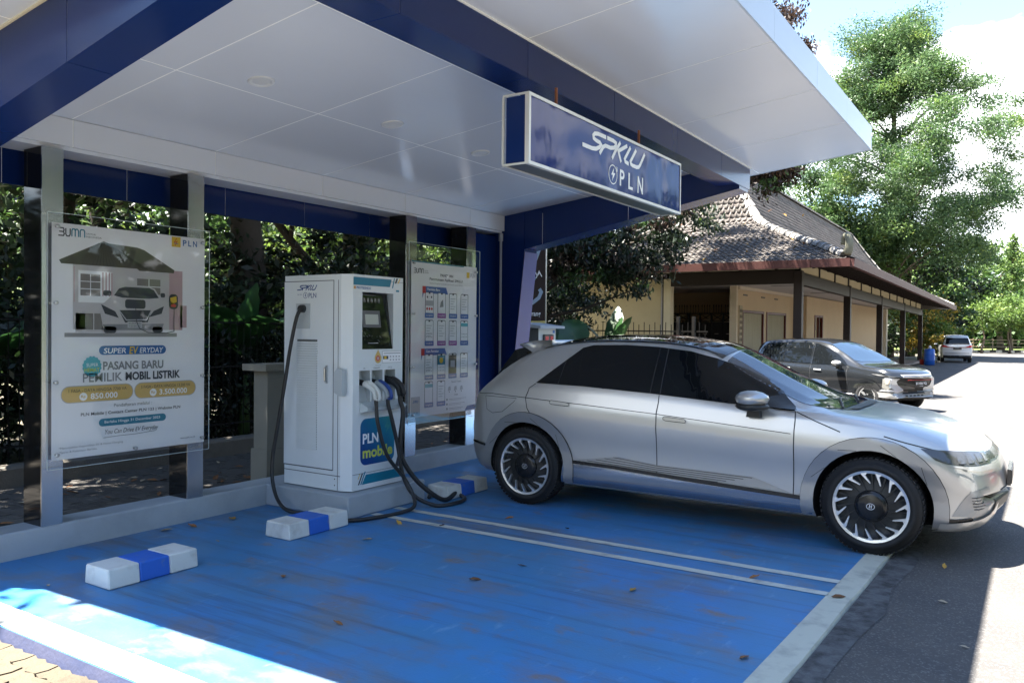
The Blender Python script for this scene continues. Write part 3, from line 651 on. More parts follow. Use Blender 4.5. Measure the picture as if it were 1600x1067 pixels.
# ================= CHARGER
pl=thing('concrete_plinth','low grey concrete plinth carrying the white charger','plinth',(-5.4,5.5,0))
mb=MB().use(kerbpaint); mb.box((-5.93,4.995,0),(-4.885,6.02,.195),.01)
pl_o=mb.build('plinth_block',pl)
cw=mat('white_powder_coat',(.70,.74,.76),.38,scale=2.5,var=.07,bump=.01,bscale=200)
cg=mat('pale_grey_powder_coat',(.48,.52,.54),.4,scale=1.5,var=.04)
tl=mat('teal_vinyl',(.01,.19,.30),.35,var=.05)
ch=thing('charging_station','tall white charging cabinet with touch panel, PLN mobile sticker and hanging connectors','charger',(-5.4,5.45,.2))
X0,X1,Y0,Y1,Z0,Z1=-5.83,-4.99,5.10,5.80,.2,2.10
prof=[(X0+.03,Y0),(X1-.10,Y0),(X1,Y0+.045),(X1,Y1),(X0,Y1),(X0,Y0+.03)]
# front recess openings are cut as separate frames: build body as prism without front, then front plates
mb=MB().use(cw); n=len(prof)
vs=[(x,y,Z0+.005) for x,y in prof]+[(x,y,Z1) for x,y in prof]
F=[list(range(n,2*n)),list(range(n))[::-1]]
for i in range(n):
    if i==2: continue
    F.append((i,(i+1)%n,n+(i+1)%n,n+i))
mb.add(vs,F)
holes=[(5.225,.975,5.365,1.255),(5.385,.975,5.527,1.255),(5.553,.975,5.70,1.255),(5.259,1.443,5.667,1.950)]
ysb=sorted(set([Y0+.045,Y1]+[h[0] for h in holes]+[h[2] for h in holes])); zsb=sorted(set([Z0+.005,Z1]+[h[1] for h in holes]+[h[3] for h in holes]))
for i in range(len(ysb)-1):
    for j in range(len(zsb)-1):
        a,b,c,d=ysb[i],ysb[i+1],zsb[j],zsb[j+1]; cy,cz=(a+b)/2,(c+d)/2
        if any(h[0]<cy<h[2] and h[1]<cz<h[3] for h in holes): continue
        mb.add([(X1,a,c),(X1,b,c),(X1,b,d),(X1,a,d)],[(0,1,2,3)])
mb.build('cabinet_body',ch)
for h in holes[:3]:
    mb=MB().use(cg); a,c,b,d=h; D=X1-.12
    mb.add([(X1,a,c),(X1,b,c),(X1,b,d),(X1,a,d),(X1-.03,a,c),(X1-.03,b,c),(D,b,d),(D,a,d)],[(4,5,6,7),(0,1,5,4),(1,2,6,5),(2,3,7,6),(3,0,4,7)]); mb.build('holster_recess',ch)
a,c,b,d=holes[3]; D=X1-.05
mb=MB().use(cg).add([(X1,a,c),(X1,b,c),(X1,b,d),(X1,a,d),(X1-.01,a,c),(X1-.01,b,c),(D-.03,b,d),(D-.03,a,d)],[(0,1,5,4),(1,2,6,5),(2,3,7,6),(3,0,4,7)]); mb.build('screen_surround',ch)
glassm=mat('dark_screen_glass',(.012,.013,.013),.04,var=.1)
mb=MB().use(glassm).add([(X1-.008,a+.001,c+.001),(X1-.008,b-.002,c+.001),(D-.02,b-.06,d-.02),(D-.02,a+.001,d-.02)],[(0,1,2,3)]); mb.build('screen_glass',ch)
def sfn(u,v,dd):
    k=(v-c)/(d-c); return (X1-.008-(.062)*k+.001+dd,u,v)
A=Art(sfn,.001)
A.rect(5.302,1.637,5.535,1.789,fm('bezel',(.10,.10,.11))); A.L(2).rect(5.337,1.664,5.508,1.755,mat('lcd_display',(.42,.44,.40),.3,var=.05,emit=.0)); A.L(1).rect(5.35,1.495,5.48,1.50,PL)
for q in range(6): A.rrect(5.285+q*.047,1.86,5.315+q*.047,1.905,.01,fm('icon_grey',(.10,.10,.085))); A.L(2).stroke([(5.29+q*.047,1.872),(5.30+q*.047,1.895),(5.31+q*.047,1.872)],.004,PL); A.L(1)
A.rect(5.285,1.925,5.50,1.93,PGr); A.rect(5.262,1.60,5.29,1.61,PY)
for q in range(14):
    y_,z_=random.uniform(5.28,5.55),random.uniform(1.52,1.62); A.stroke([(y_,z_),(y_+random.uniform(-.02,.03),z_+random.uniform(-.02,.02))],.004,fm('reflect_grey',(.14,.15,.14)))  # grey strokes painted as reflections in the screen glass
A.build('screen_display',ch)
# side face
mb=MB().use(cw).box((-5.804,Y0-.004,.385),(-5.182,Y0,2.043)); dr=mb.build('side_door',ch)
seam=mat('panel_seam',(.10,.11,.12),.8)
for q,(xa,za,xb,zb) in enumerate(((-5.812,.378,-5.804,2.05),(-5.182,.378,-5.175,2.05),(-5.804,2.043,-5.182,2.05),(-5.804,.374,-5.182,.384),(-5.83+.03,.330,-5.09,.337),(-5.125,.21,-5.119,2.05))):
    MB().use(seam).box((xa,Y0-.001,za),(xb,Y0+.001,zb)).build('seam_line',ch)
MB().use(seam).box((X1-.001,Y0+.05,.345),(X1+.0008,Y1,.349)).build('seam_line',ch)
MB().use(seam).box((X1-.001,Y0+.05,2.055),(X1+.0008,Y1,2.058)).build('seam_line',ch)
MB().use(mat('louvre_shadow',(.09,.10,.10),.8)).box((-5.632,Y0-.0055,.545),(-5.375,Y0-.0042,1.525)).build('vent_shade_sheet',dr,)  # flat dark sheet painted as the shade behind the slats
lm=MB().use(cw); lm.add([(-.128,0,-.004),(.128,0,-.004),(.128,-.012,-.010),(-.128,-.012,-.010),(-.128,0,.010),(.128,0,.010)],[(3,2,1,0),(3,4,5,2),(0,4,3),(1,2,5)]); tmp=lm.build('t'); lme=tmp.data; bpy.data.objects.remove(tmp)
nl=44
for i in range(nl): piece('louvre',lme,(-5.503,Y0-.0055,.556+i*(.962/nl)),dr)
mb=MB().use(brushed); mb.tube([(-5.257,Y0-.006,1.29),(-5.257,Y0-.03,1.275),(-5.257,Y0-.03,1.165),(-5.257,Y0-.006,1.15)],.009,8); mb.build('handle',dr)
MB().use(cg).box((-5.275,Y0-.007,1.14),(-5.24,Y0-.004,1.30),.003).build('handle_plate',dr)
A=Art(lambda u,v,d:(u,Y0-.0045-d,v),.0007)
dn=fm('navy_logo',(.02,.06,.22)); spklu(A,-5.635,1.965,-5.39,2.012,dn,dn)
A.ring(-5.53,1.92,.026,.004,dn,30,390,20); A.poly([(-5.525,1.94),(-5.54,1.918),(-5.531,1.918),(-5.535,1.90),(-5.518,1.922),(-5.527,1.922)],dn); A.text('PLN',-5.49,1.897,-5.392,1.94,dn,bold=.01); A.text('BY PLN',-5.63,1.922,-5.575,1.934,dn)
A.build('side_logo',ch)
MB().use(cg).box((-5.65,Y0-.0065,1.62),(-5.467,Y0-.0042,1.848)).build('side_outlet_plate',ch)
for x_,z_ in((-5.16,.245),(-5.16,.30)): MB().use(dark).box((x_,Y0-.002,z_),(x_+.01,Y0,z_+.01)).build('screw',ch)
# front graphics
A=Art(lambda u,v,d:(X1+.0006+d,u,v),.0006)
A.poly([(5.145,2.076),(5.640,2.078),(5.617,2.008),(5.145,2.008)],tl); A.poly([(5.645,2.0),(5.66,2.0),(5.685,2.092),(5.672,2.092)],tl); A.poly([(5.683,2.045),(5.705,2.045),(5.73,2.092),(5.705,2.092)],PK); A.poly([(5.72,2.045),(5.732,2.045),(5.765,2.092),(5.752,2.092)],PY)
A.text('PROTEKINDO',5.185,1.974,5.365,1.996,PB,bold=.02); A.rect(5.148,1.972,5.175,1.998,PG); A.L(2).rect(5.158,1.98,5.168,1.99,PR); A.L(1).rrect(5.70,1.968,5.745,1.985,.006,tl)
A.poly([(5.42+.045+.045*math.cos(a_),1.362+.047*math.sin(a_)) for a_ in [math.radians(x) for x in range(-200,25,15)]]+[(5.465,1.44)],PG); A.L(2).disc(5.463,1.36,.025,PR); A.L(3).disc(5.463,1.36,.015,PPink)
A.L(1).rect(5.52,1.316,5.785,1.425,PGr); A.L(2).rect(5.523,1.319,5.782,1.422,PWh); A.L(3).rect(5.54,1.40,5.77,1.406,PGr); A.rect(5.53,1.35,5.60,1.38,PK); A.L(4).rect(5.545,1.353,5.575,1.377,PY)
for q in range(8): A.rect(5.62+(q%4)*.04,1.335+(q//4)*.03,5.64+(q%4)*.04,1.35+(q//4)*.03,PL)
A.L(1).text('AC',5.275,1.268,5.30,1.282,PK);A.text('CHAdeMO',5.405,1.268,5.49,1.282,PK);A.text('CCS2',5.60,1.268,5.655,1.282,PK)
A.text('PENGISIAN',5.43,1.293,5.50,1.302,PGr)
pm1=fm('sticker_blue',(.02,.09,.32),.3); pm2=fm('sticker_green',(.05,.28,.30),.3)
gs=bpy.data.materials.new('sticker_gradient'); gs.use_nodes=True; t=gs.node_tree;n=t.nodes;l=t.links;b=n['Principled BSDF'];b.inputs['Roughness'].default_value=.3
tcn=n.new('ShaderNodeTexCoord');sx=n.new('ShaderNodeSeparateXYZ');ad=n.new('ShaderNodeMath');ad.operation='ADD';rp=n.new('ShaderNodeValToRGB');l.new(tcn.outputs['Object'],sx.inputs[0]);l.new(sx.outputs[1],ad.inputs[0]);l.new(sx.outputs[2],ad.inputs[1]);l.new(ad.outputs[0],rp.inputs[0]);l.new(rp.outputs[0],b.inputs['Base Color'])
e=rp.color_ramp.elements; e[0].position=.15;e[0].color=(.012,.06,.26,1);e[1].position=.95;e[1].color=(.05,.33,.22,1); x=e.new(.62);x.color=(.012,.20,.33,1)
A.build('front_graphics',ch); A=Art(lambda u,v,d:(X1+.0006+d,u,v),.0006)
A.rrect(5.243,.415,5.692,.828,.07,gs,7)
A.L(2).text('PLN',5.273,.605,5.475,.695,PWh,bold=.03); A.text('mobile',5.273,.475,5.665,.575,PLime,bold=.03)
A.poly([(5.60,.80),(5.555,.725),(5.595,.73),(5.57,.665),(5.645,.755),(5.60,.75)],pm2)
A.build('app_sticker',ch); A=Art(lambda u,v,d:(X1+.0006+d,u,v),.0006)
A.L(1).poly([(5.265,.247),(5.79,.247),(5.79,.33),(5.315,.33)],tl); A.poly([(5.245,.25),(5.26,.25),(5.315,.36),(5.30,.36)],tl); A.poly([(5.215,.25),(5.232,.25),(5.28,.345),(5.263,.345)],PK); A.poly([(5.213,.30),(5.222,.30),(5.245,.345),(5.236,.345)],PY)
A.poly([(5.70,.345),(5.79,.345),(5.79,.50),(5.76,.50)],PK)
A.build('bottom_stripes',ch)
# clear tray under holsters + side guards
trm=mat('translucent_tray',(.5,.55,.56),.15,var=.05)
mb=MB().use(trm); mb.prism([(0,0),(.09,.02),(.10,.05),(.0,.09)],lambda u,v,d:(X1+.001+u,d,.885+v),5.232,5.745); mb.build('connector_tray',ch)
for y_,s in((Y0-.001,-1),(Y1+.001,1)):
    mb=MB().use(cg if s<0 else cw); mb.prism([(-.10,-.0),(-.03,-.03),(.0,-.03),(.0,.20),(-.06,.21),(-.10,.17)],lambda u,v,d:(X1-.04+u,d,1.07+v),y_,y_+s*.045) ; mb.build('cable_guard',ch)
# connectors and cables
whc=mat('white_connector',(.58,.60,.58),.35,var=.03); grc=mat('grey_connector',(.40,.44,.46),.4,var=.03); blc=mat('blue_connector',(.02,.06,.26),.35); cab=mat('black_cable',(.022,.023,.025),.42,var=.2)
def spl(P,n=8):
    P=[Vector(p) for p in P]; P=[P[0]*2-P[1]]+P+[P[-1]*2-P[-2]]; o=[]
    for i in range(1,len(P)-2):
        for k in range(n):
            t=k/n; a,b,c_,d_=P[i-1:i+3]
            o.append(.5*((2*b)+(-a+c_)*t+(2*a-5*b+4*c_-d_)*t*t+(-a+3*b-3*c_+d_)*t**3))
    o.append(P[-2]); return o
def gun(t_,y,z,m1,m2,big=0):
    R=.028+.006*big
    mb=MB().use(dark,True); mb.tube([(X1-.10,y,z+.055),(X1-.03,y,z+.045),(X1+.0,y,z+.035)],R*.95,12); mb.build('plug_nose',t_)
    mb=MB().use(m1,True); pts=spl([(X1-.005,y,z+.037),(X1+.05,y+.002,z+.02),(X1+.105,y+.004,z-.025),(X1+.125,y+.006,z-.10)],5)
    k=len(pts); mb.tube(pts,R,12,rs=[R*(1.15-.45*i/(k-1)) for i in range(k)]); b=mb.build('connector_body',t_)
    mb=MB().use(m2,True); pts=spl([(X1+.02,y,z+.06),(X1+.09,y+.003,z+.035),(X1+.15,y+.006,z-.02),(X1+.17,y+.008,z-.095)],5)
    mb.tube(pts,.014+.006*big,8,rs=[(.017+.005*big)*(1 if 0<i<len(pts)-1 else .6) for i in range(len(pts))]); mb.build('connector_grip',t_)
    mb=MB().use(m2); mb.box((X1+.11,y-.01,z-.105),(X1+.17,y+.02,z-.09),.004); mb.build('grip_bridge',t_)
    return Vector((X1+.125,y+.006,z-.10))
gr='charging cables on the cabinet'
def cable(lb,y,z,m1,m2,path,rad,big=0):
    t_=thing('charging_cable',lb,'charging cable',(X1+.05,y,z),group=gr)
    e=gun(t_,y,z,m1,m2,big); pts=spl([e+Vector((0,0,.02)),e+Vector((.005,0,-.05))]+path,8)
    mb=MB().use(cab,True); mb.tube(pts,rad,10); mb.build('cable',t_)
G=rad_=.0
cable('charging cable with white connector in the left holster, looping to the plinth foot',5.30,1.10,whc,whc,[(-4.85,5.32,.78),(-4.83,5.42,.5),(-4.78,5.62,.25),(-4.66,5.60,.06),(-4.66,5.42,.019),(-4.72,5.1,.019),(-4.82,4.93,.019),(-4.98,4.86,.02),(-5.14,4.86,.02),(-5.28,4.90,.03)],.017)
cable('charging cable with blue and grey connector in the middle holster',5.455,1.10,grc,blc,[(-4.845,5.50,.8),(-4.835,5.57,.55),(-4.80,5.60,.3),(-4.72,5.66,.12),(-4.58,5.80,.022),(-4.50,6.0,.02),(-4.56,6.22,.02),(-4.80,6.35,.02),(-4.95,6.22,.02),(-4.86,6.05,.02)],.018)
cable('thick charging cable with black connector in the right holster',5.62,1.12,cab,dark,[(-4.84,5.64,.86),(-4.835,5.60,.62),(-4.83,5.62,.45),(-4.77,5.74,.25),(-4.68,5.88,.10),(-4.66,6.05,.022),(-4.70,6.25,.05),(-4.85,6.40,.02),(-4.95,6.3,.02)],.022,1)
t_=thing('charging_cable','charging cable leaving the side of the cabinet and hanging to the floor','charging cable',(-5.53,5.06,1.8),group=gr)
mb=MB().use(cab,True); mb.tube([(-5.555,5.098,1.80),(-5.54,5.05,1.80),(-5.525,5.03,1.79)],.036,12,rs=[.036,.034,.026]); mb.build('cable_gland',t_)
mb=MB().use(cab,True); mb.tube(spl([(-5.53,5.035,1.795),(-5.545,5.0,1.70),(-5.60,4.985,1.45),(-5.67,4.98,1.1),(-5.74,4.97,.75),(-5.79,4.955,.45),(-5.76,4.93,.25),(-5.66,4.9,.10),(-5.50,4.87,.03),(-5.3,4.90,.019),(-5.2,4.93,.019)],8),.0165,10); mb.build('cable',t_)
# ================= CARS
def pch(keys,x):
    n=len(keys)
    if x<=keys[0][0]: return keys[0][1]
    if x>=keys[-1][0]: return keys[-1][1]
    for i in range(n-1):
        if keys[i][0]<=x<=keys[i+1][0]: break
    def sl(j): return (keys[j+1][1]-keys[j][1])/(keys[j+1][0]-keys[j][0])
    def tg(j):
        if j==0: return sl(0)
        if j==n-1: return sl(n-2)
        a,b=sl(j-1),sl(j)
        return 0 if a*b<=0 else 2*a*b/(a+b)
    h_=keys[i+1][0]-keys[i][0]; t=(x-keys[i][0])/h_; a,b=tg(i)*h_,tg(i+1)*h_
    return (2*t**3-3*t*t+1)*keys[i][1]+(t**3-2*t*t+t)*a+(-2*t**3+3*t*t)*keys[i+1][1]+(t**3-t*t)*b
class Car:
    def __init__(s,root,P):
        s.root=root; s.P=P; s.W=P['w']
    def section(s,x):
        P=s.P; W=s.W/2*pch(P['width'],x); zb=pch(P['bottom'],x); zt=pch(P['top'],x); zq=min(pch(P['belt'],x),zt-.015); zs=min(pch(P['shoulder'],x),zq-.02)
        g=max(0,min(1,(zt-zq)/P['gh'])); yb=W*.955; gg=g**.8
        yr=yb*.97*(1-gg)+P['roofw']*gg; zr=zq+(zt-(P.get('railz',.06)+0)*g-P.get('wsz',0)*max(0,min(1,(x-1.6)/.35))*min(1,g*8)-zq) if g>.15 else zq+(zt-zq)*.35
        hh=zs-zb
        pts=[(0,zb),(W*.80,zb),(W*.93,zb+.02),(W*.965,zb+.08*min(1,hh/.5)),(W*P['tuck'][0],zb+hh*.22),(W*P['tuck'][1],zb+hh*.42),(W*P['tuck'][2],zb+hh*.62),(W,zb+hh*.82),(W*.995,zs),(yb*1.005,(zs+zq)/2+.01),(yb,zq)]
        for t in(.33,.66): pts.append((yb+(yr-yb)*t+.012*gg*math.sin(PI*t),zq+(zr-zq)*t))
        pts+=[(yr,zr),(yr*.93,zr+(zt-zr)*.30),(yr*.70,zr+(zt-zr)*.60),(yr*.36,zr+(zt-zr)*.90),(0,zt)]
        return pts
    def body(s,mat_,name='body',wheels=(),R=.40,inner=.58):
        P=s.P; xs=P['xs']; n=len(xs); K=18
        G=[]
        for x in xs:
            row=[]
            for (y,z) in s.section(x):
                k=(abs(y)/(s.W/2))
                e=max(0,min(1,(x-P['bf'][0])/(xs[-1]-P['bf'][0]))); X=x-P['bf'][1]*k**P['bf'][2]*e**1.2
                e=max(0,min(1,(P['br'][0]-x)/(P['br'][0]-xs[0]))); X=X+P['br'][1]*k**P['br'][2]*e**1.2
                if 'rake' in P:
                    X+=P['rake'](x,z)
                row.append((X,y,z))
            G.append(row)
        # smooth in x by Catmull-Rom, 3 sub-steps
        D=[]
        for i in range(n-1):
            for k in range(3):
                t=k/3; r_=[]
                for j in range(K):
                    a=Vector(G[max(i-1,0)][j]);b=Vector(G[i][j]);c=Vector(G[i+1][j]);d=Vector(G[min(i+2,n-1)][j])
                    r_.append(.5*((2*b)+(-a+c)*t+(2*a-5*b+4*c-d)*t*t+(-a+3*b-3*c+d)*t**3))
                D.append(r_)
        D.append([Vector(p) for p in G[-1]])
        vs=[];F=[];M_=2*K-2
        for r_ in D:
            vs+=[tuple(p) for p in r_]+[(p[0],-p[1],p[2]) for p in r_[-2:0:-1]]
        for i in range(len(D)-1):
            for j in range(M_):
                a=i*M_+j;b=i*M_+(j+1)%M_; F.append((a,b,b+M_,a+M_))
        F.append([j for j in range(M_)][::-1]); F.append([(len(D)-1)*M_+j for j in range(M_)])
        mb=MB().use(mat_,True); mb.add(vs,F); o=mb.build(name,s.root,local=True)
        bm=bmesh.new(); bm.from_mesh(o.data); bmesh.ops.recalc_face_normals(bm,faces=bm.faces); bm.to_mesh(o.data); bm.free()
        o.data.materials.append(s.P['well'])
        for p_ in o.data.polygons:
            if p_.normal.z<-.6 and p_.center.z<.42 and abs(p_.center.y)<s.W/2*.94: p_.material_index=1
        s.o=o
        s.bvh=BVHTree.FromPolygons([v.co.copy() for v in o.data.vertices],[list(p.vertices) for p in o.data.polygons])
        if wheels:
            c=MB().use(s.P['well'])
            for wx in wheels:
                for sg in(-1,1):
                    ya,yb=sorted((sg*inner,sg*(s.W/2+.3))); n_=40
                    poly=[(wx+R*math.cos(2*PI*i/n_),P['wr']+R*math.sin(2*PI*i/n_)) for i in range(n_)]
                    c.prism(poly,lambda u,v,d:(u,d,v),ya,yb)
            co=c.build('cut',local=True); co.data.materials.clear(); co.data.materials.append(s.P['well'])
            bm=bmesh.new(); bm.from_mesh(co.data); bmesh.ops.recalc_face_normals(bm,faces=bm.faces); bm.to_mesh(co.data); bm.free()
            md=o.modifiers.new('b','BOOLEAN'); md.operation='DIFFERENCE'; md.object=co; md.solver='EXACT'
            rt=s.root.matrix_world.copy(); 
            pl_=o.parent; o.parent=None
            dg=bpy.context.evaluated_depsgraph_get(); me=bpy.data.meshes.new_from_object(o.evaluated_get(dg))
            o.modifiers.clear(); o.data=me; o.parent=pl_; bpy.data.objects.remove(co)
            # keep flat shading inside the wells only
        return o
    def ray(s,p,d):
        h=s.bvh.ray_cast(Vector(p),Vector(d)); return h
    def decal(s,name,poly,mat_,frame='side',sg=-1,off=.006,step=.022,parent=None,smooth=True,thick=0,label=None):
        """poly: 2D outline; 'side': (x,z) projected across y; 'top': (x,y) projected down; or (origin,u,v) frame projected along u x v"""
        if frame=='side': o=Vector((0,sg*2.5,0)); U=Vector((1,0,0)); V=Vector((0,0,1)); d=Vector((0,-sg,0))
        elif frame=='top': o=Vector((0,0,3)); U=Vector((1,0,0)); V=Vector((0,1,0)); d=Vector((0,0,-1))
        elif frame=='front': o=Vector((5.5,0,0)); U=Vector((0,1,0)); V=Vector((0,0,1)); d=Vector((-1,0,0))
        elif frame=='rear': o=Vector((-3,0,0)); U=Vector((0,1,0)); V=Vector((0,0,1)); d=Vector((1,0,0))
        else:
            o,U,V=[Vector(q) for q in frame]; d=-(U.cross(V)).normalized()
        bm=bmesh.new(); vv=[bm.verts.new((u,v,0)) for u,v in poly]; f=bm.faces.new(vv); bmesh.ops.triangulate(bm,faces=[f])
        us=[p[0] for p in poly]; vs_=[p[1] for p in poly]
        for a,(lo,hi) in enumerate(((min(us),max(us)),(min(vs_),max(vs_)))):
            k=int((hi-lo)/step)
            for i in range(1,k+1):
                q=lo+(hi-lo)*i/(k+1); co=(q,0,0) if a==0 else (0,q,0); no=(1,0,0) if a==0 else (0,1,0)
                bmesh.ops.bisect_plane(bm,geom=bm.verts[:]+bm.edges[:]+bm.faces[:],plane_co=co,plane_no=no,dist=1e-5)
        bmesh.ops.dissolve_degenerate(bm,dist=1e-4,edges=bm.edges)
        bad=[]
        for v in bm.verts:
            p=o+U*v.co.x+V*v.co.y; h=s.bvh.ray_cast(p,d)
            if h[0] is None: bad.append(v); continue
            nn=h[1] if h[1].dot(d)<0 else -h[1]
            v.co=h[0]+(-d)*off*.6+nn*off*.6
        if bad: bmesh.ops.delete(bm,geom=bad,context='VERTS')
        bmesh.ops.recalc_face_normals(bm,faces=bm.faces)
        me=bpy.data.meshes.new(name)
        for f in bm.faces:
            f.smooth=smooth
            if f.normal.dot(d)>0: f.normal_flip()
        bm.to_mesh(me); bm.free(); me.materials.append(mat_)
        ob=bpy.data.objects.new(name,me); C.objects.link(ob); ob.parent=parent or s.root
        if label: ob['label']=label
        return ob
    def line(s,name,pts,wd,mat_,**k):
        """thin projected strip following 2D points"""
        n=len(pts); L_=[];R_=[]
        for i in range(n):
            a=Vector(pts[max(i-1,0)]);b=Vector(pts[min(i+1,n-1)]);t=(b-a).normalized();nn=Vector((-t.y,t.x))*wd/2
            L_.append(tuple(Vector(pts[i])+nn));R_.append(tuple(Vector(pts[i])-nn))
        return s.decal(name,L_+R_[::-1],mat_,**k)
glass_c=mat('tinted_car_glass',(.005,.006,.007),.02,var=.05,spec=.38)
wsg=mat('windscreen_glass',(.02,.035,.06),.02,var=.02,spec=1.0)
black_p=mat('black_plastic',(.02,.021,.022),.45,var=.1)
tyre_m=mat('tyre_rubber',(.018,.018,.019),.75,var=.2,bump=.2,bscale=60)
well_m=mat('wheel_well',(.008,.008,.008),.9)
sill_m=mat('sill_floor_reflection',(.34,.36,.40),.12,metal=.9,var=.02)  # darker bluish copy of the body paint, carrying the floor's reflection
gap_m=mat('shut_line',(.035,.037,.04),.7)
alloy=mat('machined_alloy',(.72,.73,.75),.28,metal=.85,var=.04)
blackg=mat('gloss_black',(.012,.012,.013),.2,var=.1)
def wheel(root,x,y,sg,R,rr_,style='turbine',wd=.235,z=None):
    z=z or R
    t=bpy.data.objects.new('wheel',None); C.objects.link(t); t.parent=root; t.location=(x,y,z); t.empty_display_size=.1
    mb=MB().use(tyre_m,True); w2=wd/2
    prof=[(rr_-.005,-w2*.8),(rr_+.01,-w2*.95),(rr_+.045,-w2),(R-.045,-w2*.97),(R-.015,-w2*.86),(R-.004,-w2*.70)]
    prof=prof+[(R,-w2*.3),(R,w2*.3)]+[(a,-b) for a,b in prof[::-1]]
    mb.lathe(prof,(0,0,0),'y',56); mb.build('tyre',t,local=True)
    # tread blocks
    bm_=MB().use(tyre_m)
    for i in range(60):
        th=2*PI*i/60
        for (a,b) in((-w2*.84,-w2*.45),(-w2*.3,w2*.3),(w2*.45,w2*.84)):
            co,si=math.cos(th),math.sin(th); tx,tz=-si,co; h_=.012
            e=[(R-.006)*co,(R-.006)*si]; f_=[(R+.003)*co,(R+.003)*si]
            bm_.add([(e[0]-tx*h_,a,e[1]-tz*h_),(e[0]+tx*h_,a,e[1]+tz*h_),(e[0]+tx*h_,b,e[1]+tz*h_),(e[0]-tx*h_,b,e[1]-tz*h_),(f_[0]-tx*h_,a,f_[1]-tz*h_),(f_[0]+tx*h_,a,f_[1]+tz*h_),(f_[0]+tx*h_,b,f_[1]+tz*h_),(f_[0]-tx*h_,b,f_[1]-tz*h_)],[(4,5,6,7),(0,1,5,4),(1,2,6,5),(2,3,7,6),(3,0,4,7)])
    bm_.build('tread',t,local=True,kind='stuff')
    yo=sg*w2
    fn=lambda u,v,d:(u,yo*.80+sg*d,v)
    mb=MB().use(black_p,True); mb.lathe([(rr_+.002,yo*.9),(rr_-.012,yo*.86),(rr_-.016,yo*.45),(rr_*.6,yo*.50),(rr_*.45,yo*.62),(.0,yo*.66)],(0,0,0),'y',48); mb.build('rim',t,local=True)
    mb=MB().use(alloy); n_=56
    a0,a1=rr_-.004,rr_-.024
    vs=[];F=[]
    for i in range(n_):
        th=2*PI*i/n_; vs+=[fn(a0*math.cos(th),a0*math.sin(th),.016),fn(a1*math.cos(th),a1*math.sin(th),.012),fn(a1*math.cos(th),a1*math.sin(th),-.02)]
    for i in range(n_):
        for k in range(2): a=i*3+k;b=((i+1)%n_)*3+k; F.append((a,b,b+1,a+1))
    if style=='turbine':
        mb.add(vs,F); mb.build('rim_ring',t,local=True)
        ns=15 if True else 15
        for i in range(ns):
            th=2*PI*i/ns+.1
            def pt(r_,a): return (r_*math.cos(th+a),r_*math.sin(th+a))
            S_=-sg*-1
            poly=[pt(rr_-.014,-.12),pt(rr_-.014,.10),pt(rr_*.86,.055),pt(rr_*.63,-.17),pt(rr_*.645,-.20),pt(rr_*.86,-.035)]
            m2=MB().use(alloy); m2.prism(poly,fn,-.01,.013); m2.build('blade',t,local=True)
            m3=MB().use(black_p); m3.prism([pt(rr_*.90,.2),pt(rr_*.88,.24),pt(rr_*.35,.06),pt(rr_*.35,-.02)],fn,-.03,-.016); m3.build('inner_blade',t,local=True)
        A_=Art(lambda u,v,d:(u,yo*.80+sg*(d),v),.002); 
        mb=MB().use(blackg,True); mb.lathe([(0,yo*.86),(rr_*.30,yo*.85),(rr_*.42,yo*.78),(rr_*.44,yo*.6)],(0,0,0),'y',28); mb.build('hub_cap',t,local=True)
        A_=Art(lambda u,v,d:(u,yo*.865+sg*d,v),.002); A_.L(1)
        A_.stroke([(.022*math.cos(2*PI*i/20)*1.25,.022*math.sin(2*PI*i/20)) for i in range(21)],.004,alloy)
        A_.stroke([(-.010,-.014),(-.004,.014)],.005,alloy); A_.stroke([(.004,-.014),(.010,.014)],.005,alloy); A_.stroke([(-.007,-.002),(.007,.003)],.004,alloy)
        A_.build('hub_emblem',t,local=True)
    else:
        mb.add(vs,F); mb.build('rim_ring',t,local=True)
        ns=style
        for i in range(ns):
            th=2*PI*i/ns+.3
            for dd in(-.11,.11):
                def pt(r_,a): return (r_*math.cos(th+a),r_*math.sin(th+a))
                m2=MB().use(alloy); m2.prism([pt(rr_-.015,dd-.09),pt(rr_-.015,dd+.09),pt(rr_*.25,dd+.22),pt(rr_*.25,dd-.22)],fn,-.02,.008); m2.build('spoke',t,local=True)
    return t
def mirror(root,x,y,z,sg,m_,s_=1):
    t=bpy.data.objects.new('door_mirror',None); C.objects.link(t); t.parent=root; t.location=(x,y,z); t.empty_display_size=.1
    # housing: rounded shell
    def shell(y0,y1,m,name,zl,zh):
        mb=MB().use(m,True); n=14; rows=[]
        for i in range(7):
            f=i/6; yy=y0+(y1-y0)*f; k=math.sin(PI*(.12+.80*f))**.5 if i not in(0,6) else .55
            rows.append([(.15*s_*math.cos(2*PI*j/n)*k*(1.0 if math.cos(2*PI*j/n)>0 else .85),sg*yy,(zl+zh)/2+(zh-zl)/2*math.sin(2*PI*j/n)*k) for j in range(n)])
        vs=[p for r_ in rows for p in r_]; F=[(i*n+j,i*n+(j+1)%n,(i+1)*n+(j+1)%n,(i+1)*n+j) for i in range(6) for j in range(n)]+[list(range(n))[::-1],[6*n+j for j in range(n)]]
        mb.add(vs,F); return mb.build(name,t,local=True)
    shell(.03,.26*s_,m_,'mirror_cap',.0,.135*s_)
    shell(.02,.255*s_,black_p,'mirror_base',-.035,.04)
    mb=MB().use(black_p); mb.prism([(-.06,-.09),(.05,-.09),(.04,0),(-.04,0)],lambda u,v,d:(u,sg*d,v),-.09,.06); mb.build('mirror_arm',t,local=True)
    return t
